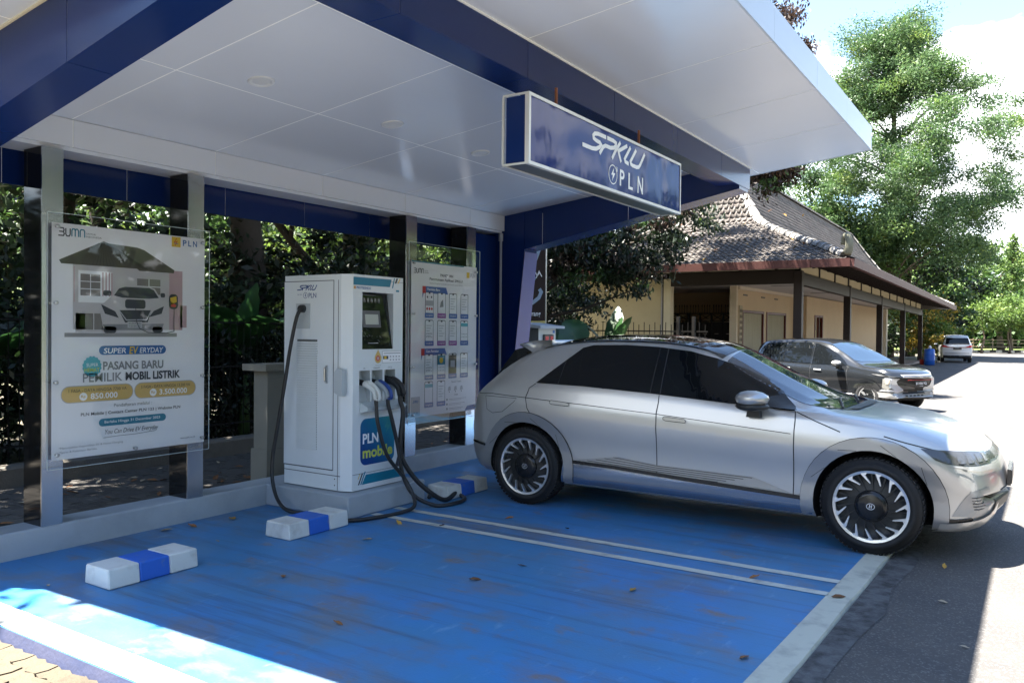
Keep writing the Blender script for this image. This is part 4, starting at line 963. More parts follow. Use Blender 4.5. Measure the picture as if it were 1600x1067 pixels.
# ---------------- silver hatchback
sil=mat('satin_silver_paint',(.50,.495,.485),.30,metal=.6,var=.02,scale=1,coat=.45)
sil_d=mat('satin_grey_cladding',(.32,.325,.335),.32,metal=.6,var=.03)
car=thing('silver_hatchback','silver five door hatchback with tinted windows and turbine wheels parked in the blue bay','car',(-4.01,7.345,0))
P=dict(w=1.88,gh=.42,roofw=.615,tuck=(.968,.962,.975),well=well_m,wr=.355,bf=(3.15,.26,3.2),br=(-.35,.20,3.0),railz=.08,wsz=.095,
 xs=[-.80,-.795,-.77,-.70,-.6,-.5,-.4,-.25,-.05,.2,.5,.8,1.1,1.4,1.65,1.85,2.05,2.25,2.45,2.62,2.74,2.85,3.0,3.15,3.3,3.42,3.52,3.62,3.70,3.76,3.80,3.825,3.835],
 width=[(-.80,.90),(-.6,.955),(-.2,.99),(.3,1.0),(1.5,.985),(2.6,.995),(3.1,1.0),(3.5,.97),(3.7,.93),(3.835,.88)],
 bottom=[(-.80,.50),(-.78,.40),(-.7,.30),(-.5,.25),(0,.21),(3.2,.20),(3.6,.215),(3.75,.26),(3.82,.33),(3.835,.42)],
 top=[(-.80,.74),(-.795,.86),(-.77,.98),(-.72,1.04),(-.60,1.10),(-.45,1.22),(-.30,1.35),(-.12,1.46),(.1,1.535),(.5,1.585),(.9,1.595),(1.3,1.575),(1.65,1.52),(1.85,1.445),(2.1,1.32),(2.4,1.172),(2.68,1.048),(2.77,1.03),(2.9,1.018),(3.15,.985),(3.4,.925),(3.6,.845),(3.72,.76),(3.79,.66),(3.825,.56),(3.835,.50)],
 belt=[(-.80,.72),(-.76,.93),(-.70,1.01),(-.5,1.05),(0,1.12),(.5,1.125),(1.25,1.085),(2.0,1.04),(2.45,1.02),(2.9,.975),(3.3,.895),(3.55,.82),(3.7,.735),(3.80,.62),(3.835,.48)],
 shoulder=[(-.80,.70),(-.75,.88),(-.68,.97),(-.5,1.0),(0,.985),(.6,.965),(1.3,.93),(2.4,.87),(2.9,.86),(3.3,.80),(3.6,.72),(3.8,.55),(3.835,.45)])
cr_=Car(car,P); cr_.body(sil,wheels=(0,3.0),R=.415,inner=.60)
WR=.355
for wx in(0,3.0):
    for sg in(-1,1): wheel(car,wx,sg*.832,sg,WR,.268)
for sg in(-1,1):
    D=lambda nm,poly,m,**k: cr_.decal(nm,poly,m,sg=sg,**k)
    # window band
    wb=[(.09,1.135),(.46,1.465),(.56,1.492),(.9,1.498),(1.2,1.487),(1.5,1.455),(1.72,1.40),(1.95,1.315),(2.12,1.235),(2.28,1.15),(2.44,1.02),(1.9,1.048),(1.25,1.092),(.6,1.125)]
    D('side_window',wb,glass_c,off=.008)
    for xa,xb in((.30,.315),(1.235,1.25),(1.295,1.30)):
        pass
    cr_.line('window_divider',[(.335,1.135),(.335,1.34)],.008,black_p,sg=sg,off=.011)
    cr_.line('window_divider',[(1.235,1.095),(1.225,1.480)],.010,black_p,sg=sg,off=.011)
    cr_.line('window_divider',[(1.325,1.092),(1.30,1.476)],.007,gap_m,sg=sg,off=.011)
    # door seams
    cr_.line('door_seam',[(1.315,1.085),(1.305,.95),(1.305,.40)],.008,gap_m,sg=sg,off=.002)
    cr_.line('door_seam',[(2.445,1.02),(2.445,.85),(2.44,.35)],.008,gap_m,sg=sg,off=.002)
    cr_.line('door_seam',[(.09,1.13),(.02,1.085),(.0,1.0),(.02,.9),(.09,.80),(.13,.765)],.008,gap_m,sg=sg,off=.002)
    cr_.line('crease',[(-.70,1.0),(-.4,1.015),(.0,.995),(.6,.965),(1.3,.925),(2.42,.845)],.006,gap_m,sg=sg,off=.0015)
    cr_.line('hood_seam',[(2.42,1.03),(2.60,.95),(2.78,.885)],.008,gap_m,sg=sg,off=.002)
    cr_.line('bumper_seam',[(3.08,.875),(3.22,.84),(3.40,.80),(3.6,.775)],.008,gap_m,sg=sg,off=.002)
    # lower sill
    D('side_skirt',[(.37,.245),(2.58,.235),(2.585,.345),(2.46,.345),(1.3,.385),(.40,.425)],sill_m,off=.005)
    cr_.line('sill_trim',[(.385,.445),(.9,.43),(1.6,.395),(2.58,.355)],.030,blackg,sg=sg,off=.010)
    # ribbed door insert
    D('door_insert',[(.52,.462),(.95,.525),(1.30,.487),(2.12,.475),(2.42,.385),(1.9,.405),(1.3,.432)],sil_d,off=.0035)
    for q in range(5):
        a=.90-.085*q; b_=2.12-.07*q
        cr_.line('rib',[(a,.516-.017*q),(1.3,.482-.016*q),(b_,.466-.016*q)],.005,gap_m,sg=sg,off=.006)
    # handles
    for hx,hz in((.27,.955),(1.37,.88)):
        a=[(hx,hz+.02),(hx+.012,hz+.03),(hx+.19,hz+.017),(hx+.20,hz+.005),(hx+.195,hz-.012),(hx+.02,hz-.004),(hx+.0,hz+.006)]
        D('door_handle',a,sil,off=.008); 
        cr_.line('handle_gap',a+[a[0]],.005,gap_m,sg=sg,off=.010)
    # arch cladding
    for wx in(0,3.0):
        r1,r2=.412,.512; z0=WR; pts=[];pin=[]
        for i in range(25):
            a=math.radians(-14+208*i/24); 
            k=1+.02*math.cos(4*(a-PI/4))
            pts.append((wx+r2*math.cos(a)*.99,z0+r2*math.sin(a)*.985)); 
        for i in range(25):
            a=math.radians(194-208*i/24); pin.append((wx+r1*math.cos(a),z0+r1*math.sin(a)))
        D('wheel_arch',pts+pin,sil_d if wx==0 else sil_d,off=.012)
        cr_.line('arch_edge',pts[1:-1],.008,gap_m,sg=sg,off=.004)
        for q in range(4):
            a=math.radians(28+q*38); p0=(wx+.415*math.cos(a),z0+.415*math.sin(a)); p1=(wx+.46*math.cos(a+.28),z0+.46*math.sin(a+.28)); cr_.line('arch_cut',[p0,p1],.0035,gap_m,sg=sg,off=.016)
    # rear fuel flap + tail
    if sg<0: cr_.line('charge_flap',[(-.47,.99),(-.10,.985),(-.13,.95),(-.26,.85),(-.38,.83),(-.45,.86),(-.47,.99)],.005,gap_m,sg=sg,off=.002)
    D('rear_bumper_side',[(-.78,.30),(-.44,.24),(-.40,.42),(-.44,.50),(-.70,.53),(-.79,.56)],sil_d,off=.006)
    cr_.line('bumper_trim',[(-.78,.56),(-.68,.535),(-.44,.505)],.022,blackg,sg=sg,off=.010)
    D('tail_light',[(-.795,.95),(-.72,.955),(-.70,.99),(-.74,1.01),(-.80,1.0)],mat('tail_light',(.06,.006,.006),.1),off=.006)
    # front corner
    fr_=(Vector((3.3+1.2,sg*-0+sg*1.6,0)),Vector((-math.sin(math.radians(38))*1,0,0)),Vector((0,0,1)))
    ang=math.radians(52)  # outward normal between +x and side
    nrm=Vector((math.cos(ang),sg*math.sin(ang),0)); U=Vector((0,0,1)).cross(nrm)*-1
    U=Vector((-nrm.y,nrm.x,0))
    if sg<0: frm=(Vector((3.45,sg*.80,0))+nrm*1.2,U,Vector((0,0,1)))
    else: frm=(Vector((3.45,sg*.80,0))+nrm*1.2,U,Vector((0,0,1)))
    def FC(pts): return [(u*(1 if sg<0 else -1),v) for u,v in pts] if sg<0 else [(-u,v) for u,v in pts][::-1]
    HL=[(-.17,.805),(-.02,.80),(.20,.785),(.42,.765),(.42,.70),(.20,.695),(-.02,.705),(-.09,.73)]
    cr_.decal('headlight',FC(HL),mat('headlight_lens',(.05,.052,.055),.03,spec=1,var=.3,scale=12,bump=.0),frame=frm,off=.006)
    for a_ in(.05,.13,.24,.33):
        cr_.decal('lamp_pixel',FC([(a_,.712),(a_+.055,.712),(a_+.055,.762),(a_,.765)]),mat('lamp_reflector',(.14,.145,.15),.15,metal=.6,var=.5,scale=40),frame=frm,off=.009,step=.03)
    cr_.decal('light_brow',FC([(-.06,.70),(.2,.688),(.45,.69),(.45,.655),(.2,.655)]),sil,frame=frm,off=.012)
    cr_.decal('corner_insert',FC([(.02,.335),(.25,.345),(.33,.44),(.30,.55),(.12,.52)]),sil_d,frame=frm,off=.004)
    for q in range(5): cr_.line('rib',FC([(.13+.006*q,.478-.021*q),(.27-.008*q,.485-.021*q)]),.005,gap_m,frame=frm,off=.008)
    cr_.line('lip_gap',FC([(-.03,.305),(.05,.307),(.15,.325)]),.022,blackg,frame=frm,off=.008)
    cr_.decal('front_lip',FC([(-.05,.215),(.2,.22),(.42,.30),(.46,.41),(.24,.335),(.0,.288),(-.05,.286)]),alloy if False else sil,frame=frm,off=.018)
    mirror(car,2.14,sg*.90,1.045,sg,sil,.95)
    cr_.decal('mirror_mount',[(2.0,1.045),(2.44,1.022),(2.30,1.13)],black_p,sg=sg,off=.012)
# windscreen, roof glass, nose
cr_.decal('windscreen',[(1.80,-.57),(1.80,.57),(2.1,.63),(2.45,.70),(2.66,.72),(2.74,.50),(2.76,0),(2.74,-.50),(2.66,-.72),(2.45,-.70),(2.1,-.63)],wsg,frame='top',off=.004)
cr_.decal('roof_glass',[(.0,-.585),(.9,-.60),(1.76,-.575),(1.79,0),(1.76,.575),(.9,.60),(.0,.585)],glass_c,frame='top',off=.004)
cr_.decal('cowl',[(2.70,-.62),(2.765,-.45),(2.785,0),(2.765,.45),(2.70,.62),(2.83,.45),(2.85,0),(2.83,-.45)],black_p,frame='top',off=.008)
for a_ in((-.60,-.02),(.05,.55)):
    mb=MB().use(black_p); wp_=[]
    for fx,fy in((2.735,a_[0]+.02),(2.70,a_[0]+.18),(2.655,a_[0]+.34),(2.62,a_[0]+.52)):
        h_=cr_.bvh.ray_cast(Vector((fx,fy,3)),Vector((0,0,-1))); wp_.append((fx,fy,(h_[0].z if h_[0] else 1.08)+.014))
    mb.tube(wp_,.008,6); mb.build('wiper',car,local=True)
cr_.line('hood_crease',[(2.74,-.66),(3.0,-.64),(3.4,-.58),(3.62,-.5)],.006,sil,frame='top',off=.003)
mb=MB().use(sil,True)
# spoiler
sp=[]
for y_,k in((-.61,.50),(-.52,.70),(0,.82),(.52,.70),(.61,.50)):
    sp.append([(.10,y_,1.535),(-.20*k,y_,1.525),(-.47*k,y_,1.49),(-.47*k,y_,1.475),(-.28*k,y_,1.42),(-.12,y_,1.40),(.10,y_,1.48)])
vs=[p for r_ in sp for p in r_]; F=[(i*7+j,i*7+(j+1)%7,(i+1)*7+(j+1)%7,(i+1)*7+j) for i in range(4) for j in range(7)]+[list(range(7)),[28+j for j in range(7)][::-1]]
mb.add(vs,F); mb.smooth=False; so=mb.build('spoiler',car,local=True)
mb=MB().use(glass_c); mb.prism([(-.66,1.06),(-.50,1.27),(-.36,1.43),(-.10,1.50),(-.05,1.36),(-.55,1.02)],lambda u,v,d:(u,d,v),-.55,.55); mb.build('rear_window',car,local=True)
cr_.decal('front_panel',[(-.46,.71),(.46,.71),(.46,.76),(-.46,.76)],blackg,frame='front',off=.005)
cr_.decal('lower_grille',[(-.55,.34),(.55,.34),(.48,.50),(-.48,.50)],black_p,frame='front',off=.006)
MB().use(blackg).box((3.835,-.26,.50),(3.86,.26,.62)).build('plate_holder',car,local=True)
MB().use(mat('plate_face',(.03,.03,.035),.4)).box((3.86,-.23,.51),(3.866,.23,.61)).build('number_plate',car,local=True)
mb=MB().use(alloy); 
A_=Art(lambda u,v,d:(3.47+v*.9,u,.912-v*.30+d),.004); A_.stroke([(.055*math.cos(2*PI*i/20),.03*math.sin(2*PI*i/20)) for i in range(21)],.008,blackg); A_.stroke([(-.02,-.018),(-.01,.018)],.01,blackg); A_.stroke([(.01,-.018),(.02,.018)],.01,blackg); A_.build('hood_emblem',car,local=True)
# ---------------- dark grey people carrier
grey_paint=mat('dark_grey_metallic_paint',(.016,.018,.021),.16,metal=.15,var=.03,coat=.8)
HD=math.atan2(-.465,.885)
mpv=thing('grey_minivan','dark grey people carrier with angular chrome nose parked before the pavilion','car',(-5.42,22.62,-.2),HD)
P2=dict(w=1.75,gh=.48,roofw=.60,tuck=(.955,.965,.985),well=well_m,wr=.33,bf=(3.0,.30,3.0),br=(-.55,.12,4.0),railz=.07,
 xs=[-.93,-.92,-.88,-.8,-.6,-.3,0,.4,.8,1.2,1.5,1.75,1.95,2.15,2.35,2.55,2.7,2.85,3.0,3.15,3.28,3.38,3.46,3.52,3.55,3.56],
 width=[(-.93,.93),(-.6,.98),(.3,1.0),(2.4,.99),(2.9,1.0),(3.3,.98),(3.56,.93)],
 bottom=[(-.93,.50),(-.85,.34),(-.6,.28),(0,.25),(3.0,.25),(3.4,.28),(3.56,.34)],
 top=[(-.93,.95),(-.92,1.15),(-.88,1.38),(-.80,1.55),(-.6,1.64),(0,1.69),(.8,1.70),(1.2,1.67),(1.5,1.60),(1.95,1.40),(2.35,1.17),(2.55,1.09),(2.85,1.055),(3.15,1.02),(3.38,.96),(3.5,.90),(3.56,.82)],
 belt=[(-.93,.90),(-.85,1.05),(0,1.06),(1.2,1.03),(2.3,1.0),(2.8,.96),(3.3,.90),(3.56,.80)],
 shoulder=[(-.93,.85),(0,.97),(1.2,.93),(2.4,.90),(3.0,.86),(3.56,.74)])
c2=Car(mpv,P2); c2.body(grey_paint,wheels=(0,2.775),R=.375,inner=.55)
for wx in(0,2.775):
    for sg in(-1,1): wheel(mpv,wx,sg*.765,sg,.33,.225,6,.2)
chrome=mat('chrome_trim',(.62,.64,.66),.3,metal=.45)
for sg in(-1,1):
    c2.decal('side_window',[(-.62,1.10),(-.50,1.52),(-.35,1.55),(.9,1.59),(1.2,1.555),(1.5,1.46),(1.85,1.30),(2.12,1.12),(2.2,1.04),(1.2,1.06),(0,1.09)],glass_c,sg=sg,off=.010)
    for a,b_ in(((.12,1.07),(.06,1.57)),((1.10,1.06),(1.06,1.57)),((1.14,1.05),(1.10,1.57))): c2.line('window_divider',[a,b_],.03 if a[0]>1.12 else .012,grey_paint,sg=sg,off=.014)
    c2.line('door_seam',[(1.12,1.05),(1.10,.36)],.008,gap_m,sg=sg,off=.002); c2.line('door_seam',[(2.2,1.03),(2.22,.6),(2.18,.36)],.008,gap_m,sg=sg,off=.002); c2.line('door_seam',[(.12,1.07),(.2,.8),(.32,.5)],.008,gap_m,sg=sg,off=.002)
    c2.decal('door_handle',[(.28,.945),(.50,.94),(.50,.915),(.28,.92)],chrome,sg=sg,off=.02); c2.decal('door_handle',[(1.25,.93),(1.47,.925),(1.47,.90),(1.25,.905)],chrome,sg=sg,off=.02)
    for wx in(0,2.775):
        pts=[(wx+.43*math.cos(math.radians(a)),.33+.43*math.sin(math.radians(a))) for a in range(-8,190,9)]+[(wx+.372*math.cos(math.radians(a)),.33+.372*math.sin(math.radians(a))) for a in range(188,-10,-9)]
        c2.decal('wheel_arch',pts,grey_paint,sg=sg,off=.014)
    c2.decal('side_skirt',[(.45,.27),(2.35,.27),(2.35,.34),(.45,.34)],black_p,sg=sg,off=.01)
    ang=math.radians(48); nrm=Vector((math.cos(ang),sg*math.sin(ang),0)); U=Vector((-nrm.y,nrm.x,0)); frm=(Vector((3.25,sg*.72,0))+nrm*1.2,U,Vector((0,0,1)))
    F2=lambda pts:pts if sg<0 else [(-u,v) for u,v in pts][::-1]
    c2.decal('upper_lamp',F2([(-.36,.885),(-.05,.86),(.25,.83),(.25,.80),(-.02,.82),(-.3,.86)]),black_p,frame=frm,off=.006)
    0 and c2.decal('chrome_cheek',F2([(.02,.80),(.38,.79),(.40,.72),(.22,.52),(.0,.50),(-.20,.50),(-.10,.56),(.08,.58)]),chrome,frame=frm,off=.016)
    c2.decal('headlight',F2([(-.13,.78),(.08,.77),(.10,.60),(-.06,.52),(-.14,.58)]),mat('clear_lamp',(.35,.34,.31),.08,metal=.4,var=.5,scale=20),frame=frm,off=.022)
    c2.decal('lamp_core',F2([(-.07,.75),(.0,.75),(.0,.66),(-.07,.66)]),mat('warm_lamp',(.45,.38,.30),.2),frame=frm,off=.028)
    c2.decal('bumper_skid',F2([(-.30,.47),(.05,.46),(.26,.50),(.45,.50),(.45,.38),(.1,.33),(-.28,.36)]),mat('silver_bumper',(.45,.44,.42),.35,metal=.5),frame=frm,off=.018)
    mirror(mpv,2.0,sg*.86,1.05,sg,chrome,.85)
    c2.decal('rear_lamp',[(-.92,.95),(-.70,1.0),(-.72,1.12),(-.90,1.10)],mat('red_lamp',(.35,.01,.01),.1),sg=sg,off=.01)
c2.decal('windscreen',[(1.52,-.55),(1.52,.55),(1.9,.62),(2.3,.68),(2.38,.55),(2.42,0),(2.38,-.55),(2.3,-.68),(1.9,-.62)],wsg,frame='top',off=.005)
c2.decal('upper_grille',[(-.50,.80),(.50,.80),(.56,.88),(-.56,.88)],chrome,frame='front',off=.008)
for z_ in(.825,.855): c2.decal('grille_bar',[(-.52,z_-.006),(.52,z_-.006),(.52,z_+.006),(-.52,z_+.006)],black_p,frame='front',off=.013)
silf=mat('silver_face_paint',(.60,.61,.62),.3,metal=.35)
c2.decal('lower_grille',[(-.66,.48),(.66,.48),(.52,.64),(.60,.79),(-.60,.79),(-.52,.64)],black_p,frame='front',off=.016)
c2.decal('lower_lip',[(-.84,.345),(.84,.345),(.86,.46),(-.86,.46)],mat('silver_skid',(.42,.41,.39),.35,metal=.4),frame='front',off=.02)
c2.decal('lip_grille',[(-.42,.43),(.42,.43),(.36,.475),(-.36,.475)],black_p,frame='front',off=.028)
for sg in(-1,1):
    q=lambda P_:P_ if sg>0 else [(-u,v) for u,v in P_][::-1]
    c2.decal('face_cheek',q([(.56,.79),(.60,.71),(.52,.63),(.38,.545),(.62,.50),(.80,.58),(.84,.72),(.84,.79)]),silf,frame='front',off=.026)
    c2.decal('face_bar',q([(.36,.50),(.60,.47),(.86,.50),(.86,.545),(.62,.515),(.38,.54)]),silf,frame='front',off=.032)
    c2.decal('fog_lamp',q([(.62,.385),(.70,.385),(.72,.42),(.70,.455),(.62,.455),(.60,.42)]),chrome,frame='front',off=.03)
for q_ in range(5): c2.decal('lip_slot',[(-.36+q_*.15,.375),(-.27+q_*.15,.375),(-.27+q_*.15,.405),(-.36+q_*.15,.405)],black_p,frame='front',off=.028)
A_=Art(lambda u,v,d:(3.575+d,u,v),.004)
for a in(90,210,330):
    c_,s_=math.cos(math.radians(a)),math.sin(math.radians(a)); A_.poly([(0,.845),(.028*c_-.016*s_,.845+.028*s_+.016*c_),(.056*c_,.845+.056*s_),(.028*c_+.016*s_,.845+.028*s_-.016*c_)],chrome)
A_.build('nose_emblem',mpv,local=True)
MB().use(mat('plate_black',(.02,.02,.022),.4)).box((3.575,-.23,.60),(3.585,.23,.73)).build('number_plate',mpv,local=True)
A_=Art(lambda u,v,d:(3.5855+d,u,v),.001); A_.text('B 1436 YQ',-.19,.645,.19,.71,lett,bold=.02); A_.text('03-28',-.06,.612,.06,.632,lett); A_.build('plate_lettering',mpv,local=True)
MB().use(mat('red_strip',(.4,.03,.03),.3)).box((3.56,-.46,.755),(3.572,.46,.765)).build('red_trim',mpv,local=True)
# ---------------- white people carrier seen from behind
wp=mat('white_car_paint',(.66,.66,.66),.25,var=.02,coat=.7)
hh=math.atan2(.988,-.157)
van=thing('white_minivan','white people carrier seen from behind beyond the pavilion end','car',(-4.35-.15,60.6,-.2),hh)
P3=dict(w=1.83,gh=.5,roofw=.64,tuck=(.965,.97,.985),well=well_m,wr=.33,bf=(3.0,.30,3.0),br=(-.6,.14,4.0),railz=.07,
 xs=[-1.05,-1.04,-1.0,-.9,-.6,-.3,0,.6,1.2,1.6,1.9,2.2,2.5,2.75,3.0,3.3,3.5,3.62,3.68,3.70],
 width=[(-1.05,.93),(-.7,.98),(.3,1.0),(3.0,.99),(3.7,.93)],
 bottom=[(-1.05,.42),(-.95,.32),(-.6,.28),(0,.25),(3.0,.25),(3.7,.36)],
 top=[(-1.05,1.00),(-1.04,1.12),(-1.0,1.35),(-.9,1.60),(-.75,1.72),(-.3,1.79),(.8,1.80),(1.3,1.74),(1.9,1.50),(2.5,1.20),(2.75,1.12),(3.3,1.05),(3.6,.92),(3.7,.80)],
 belt=[(-1.05,.97),(-.95,1.08),(0,1.09),(2.4,1.05),(3.2,.98),(3.7,.78)],
 shoulder=[(-1.05,.90),(0,1.0),(2.4,.95),(3.7,.72)])
c3=Car(van,P3); c3.body(wp,wheels=(0,2.75),R=.38,inner=.58)
for wx in(0,2.75):
    for sg in(-1,1): wheel(van,wx,sg*.79,sg,.34,.22,6,.21)
for sg in(-1,1):
    c3.decal('side_window',[(-.75,1.14),(-.65,1.62),(.9,1.68),(1.5,1.55),(2.0,1.30),(2.3,1.10),(0,1.13)],glass_c,sg=sg)
    c3.decal('tail_light',[(-1.06,.97),(-.78,1.01),(-.80,1.14),(-.98,1.13)],mat('red_tail',(.45,.01,.015),.1,emit=0),sg=sg,off=.012)
    c3.decal('tail_light',[(sg*.50,1.03),(sg*.86,1.0),(sg*.88,1.13),(sg*.72,1.12)][::-sg],mat('red_tail2',(.5,.012,.02),.1),frame='rear',off=.014)
    mirror(van,2.1,sg*.90,1.10,sg,wp,.9)
c3.decal('rear_window',[(-.70,1.18),(.70,1.18),(.62,1.60),(-.62,1.60)],glass_c,frame='rear',off=.008)
c3.decal('rear_garnish',[(-.5,1.05),(.5,1.05),(.5,1.09),(-.5,1.09)],chrome,frame='rear',off=.01)
c3.decal('rear_bumper_shadow',[(-.8,.36),(.8,.36),(.82,.48),(-.82,.48)],black_p,frame='rear',off=.008)
c3.line('tailgate_seam',[(-.72,.62),(.72,.62)],.02,gap_m,frame='rear',off=.006)
MB().use(black_p).box((-1.065,-.24,.85),(-1.05,.24,.97)).build('number_plate',van,local=True)
# ---------------- blue barrel
br=thing('blue_barrel','blue plastic barrel standing by the pavilion end post','barrel',(-5.35,53.6,-.2))
bm_=mat('blue_plastic',(.015,.10,.42),.4)
mb=MB().use(bm_,True); mb.lathe([(0,0),(.26,0),(.29,.03),(.29,.25),(.305,.28),(.30,.31),(.31,.5),(.30,.62),(.305,.65),(.29,.68),(.285,.88),(.25,.93),(0,.93)],(-5.35,53.6,-.2),'z',24); mb.build('barrel_body',br)
mb=MB().use(bm_,True); mb.lathe([(.25,.93),(.26,.95),(.24,.96),(0,.955)],(-5.35,53.6,-.2),'z',20); mb.build('barrel_lid',br)
jg=thing('white_jug','small white jug standing on the blue barrel','jug',(-5.33,53.6,.76))
mb=MB().use(wp,True); mb.lathe([(0,0),(.08,0),(.085,.12),(.05,.17),(.03,.20),(0,.20)],(-5.33,53.6,.757),'z',14); mb.build('jug_body',jg)
rb=thing('red_bucket','low red bucket beside the blue barrel','bucket',(-5.75,53.9,-.2))
mb=MB().use(mat('red_plastic',(.4,.04,.03),.4),True); mb.lathe([(0,0),(.13,0),(.17,.30),(.175,.31),(.16,.31),(.12,.02)],(-5.75,53.9,-.2),'z',16); mb.build('bucket_body',rb)
# ---------------- red bus across the road (seen mirrored in the acrylic boards)
bus=thing('red_bus','red and white bus parked across the road, mirrored in the boards','bus',(13.2,24,0))
redp=mat('red_bus_paint',(.36,.012,.015),.3,var=.05,coat=.5)
mb=MB().use(redp); mb.box((12.0,18.2,.38),(14.4,29.6,1.75),.12); mb.build('lower_body',bus)
mb=MB().use(redp); mb.box((12.03,18.25,2.55),(14.37,29.55,3.25),.14); mb.build('roof_body',bus)
MB().use(glass_c).box((12.06,18.3,1.75),(14.34,29.5,2.55)).build('window_band',bus)
for i in range(9): MB().use(redp).box((12.02,18.9+i*1.2,1.74),(12.07,19.0+i*1.2,2.56)).build('window_pillar',bus)
MB().use(wp).box((11.992,18.6,1.15),(11.999,29.2,1.45)).build('white_stripe',bus)
for y_ in(20.4,27.2):
    for x_ in(12.05,14.1):
        mb=MB().use(tyre_m,True); mb.lathe([(.0,0),(.26,0),(.30,-.03),(.46,-.02),(.48,.04),(.48,.2),(.46,.26),(0,.26)],(x_,y_,.48),'x',28); mb.build('wheel',bus)
# ================= PAVILION
yellow=mat('cream_wall_paint',(.50,.41,.25),.8,scale=1.5,var=.14,bump=.1,bscale=30)
peach=mat('peach_wall_paint',(.58,.43,.27),.8,scale=1.2,var=.10)
dkwood=mat('dark_stained_wood',(.022,.013,.010),.55,scale=6,var=.3,wscale=(1,1,6))
gutterm=mat('rust_red_gutter',(.085,.030,.024),.6,scale=3,var=.45)
tilem=mat('grey_clay_tile',(.095,.084,.074),.75,scale=2.2,col2=(.06,.048,.042),c2=(.42,.68),bump=.3,bscale=50,rand=.28)
capm=mat('cement_ridge_cap',(.27,.255,.235),.8,scale=3,col2=(.09,.085,.08),c2=(.42,.62),bump=.4,bscale=30,rand=.15)
whitec=mat('veranda_ceiling_paint',(.62,.57,.56),.7,var=.03)
bd=thing('pavilion','long Javanese pavilion with grey tiled hip roof, dark posts and cream walls','building',(-10,42,-.2))
EX,WX,FY,BY=-4.5,-15.5,24.9,60.0
RK=[(0,3.74),(.27,3.87),(1.13,4.28),(2.71,4.96),(3.7,5.50),(3.95,5.72),(4.16,6.05),(4.6,6.65),(5.5,8.05)]
def Rz(t,Y=25): return pch(RK,max(0,t))-.010*(Y-24.9)
def bx_(nm,a,b,m,par=None,bev=0,**k): return MB().use(m).box(a,b,bev).build(nm,par or bd,**k)
# roof under-sheet
mb=MB().use(mat('roof_underlay',(.05,.042,.038),.9))
ts=[0,.6,1.2,1.9,2.7,3.4,3.8,4.1,4.4,5.0,5.5]
rings=[]
for t in ts: rings.append([(EX-t,FY+t),(EX-t,BY-t),(WX+t,BY-t),(WX+t,FY+t)])
vs=[(x,y,Rz(t,y)-.05) for t,r_ in zip(ts,rings) for x,y in r_]; F=[]
for i in range(len(ts)-1):
    for j in range(4): a=i*4+j;b=i*4+(j+1)%4; F.append((a,b,b+4,a+4))
mb.add(vs,F); roof=mb.build('roof_sheet',bd)
# dark soffit
mb=MB().use(dkwood)
vs=[(EX,FY,3.60),(EX,BY,3.26),(WX,BY,3.26),(WX,FY,3.60),(-6.4,26.75,4.02),(-6.4,58.8,3.75),(-13.6,58.8,3.75),(-13.6,26.75,4.02)]
mb.add(vs,[(0,4,5,1),(1,5,6,2),(2,6,7,3),(3,7,4,0)]); mb.build('eave_soffit',bd)
# tile mesh : S profile, u across (.22), v up slope (.30)
def tile_mesh():
    us=[0,.04,.085,.13,.175,.22]; hs=[.046,.018,.0,.010,.040,.052]
    v=[];f=[]
    for (vv,dz) in((0,.034),(.30,.0)):
        for u,h_ in zip(us,hs): v.append((u-.11,vv,h_+dz))
    for u,h_ in zip(us,hs): v.append((u-.11,.004,h_-.012))
    for i in range(5): f.append((i,i+1,7+i,6+i)); f.append((12+i,13+i,i+1,i))
    return v,f
tv,tf=tile_mesh(); tv=np.array(tv)
tme=bpy.data.meshes.new('roof_tile'); tme.from_pydata([tuple(p) for p in tv],[],tf); tme.materials.append(tilem); tme.update()
PU,PV=.205,.235
# arc-length table of the roof profile
tt=np.linspace(0,5.5,400); zz_=np.array([Rz(t) for t in tt]); ss=np.concatenate([[0],np.cumsum(np.hypot(np.diff(tt),np.diff(zz_)))])
rows=[]
s_=-.03
while s_<ss[-1]-.1:
    t=float(np.interp(s_,ss,tt)) if s_>0 else s_; t2=float(np.interp(s_+PV,ss,tt)); rows.append((t,t2)); s_+=PV
tiles=[]
for k,(t,t2) in enumerate(rows):
    sh=0
    x=WX+max(t,0)
    n_=int((EX-max(t2,0)*1-(WX+max(t2,0)))/PU)
    x0=-10-n_*PU/2
    for i in range(n_+1):
        X=x0+i*PU
        if X<-13.2 and True: 
            pass
        z0,z1=Rz(t),Rz(t2); tiles.append((X,FY+t,z0,'f',math.atan2(z1-z0,t2-t)))
    n_=int((BY-FY-2*max(t2,0))/PU)
    for i in range(n_+1):
        Y=FY+max(t2,0)+i*PU+.05
        z0,z1=Rz(t,Y),Rz(t2,Y); tiles.append((EX-t,Y,z0,'s',math.atan2(z1-z0,t2-t)))
tiles.sort(key=lambda q:math.hypot(q[0],q[1])+ (3 if q[3]=='s' else 0))
allV=[];allF=[];off=0
for k,(X,Y,z,kd,an) in enumerate(tiles):
    rz=0 if kd=='f' else PI/2
    dz=random.uniform(-.004,.004)
    M_=Matrix.Rotation(rz,3,'Z')@Matrix.Rotation(an,3,'X')
    if k<300 and kd=='f': piece('roof_tile',tme,(X,Y,z+dz),bd,M_.to_euler())
    else:
        A_=np.array(M_); V_=tv@A_.T+np.array([X,Y,z+dz]); allV.append(V_); allF.append(np.array(tf)+off); off+=len(tv)
tilef=mat('grey_clay_tile_field',(.13,.115,.103),.75,scale=2.2,col2=(.10,.08,.07),c2=(.42,.68),bump=.3,bscale=50)
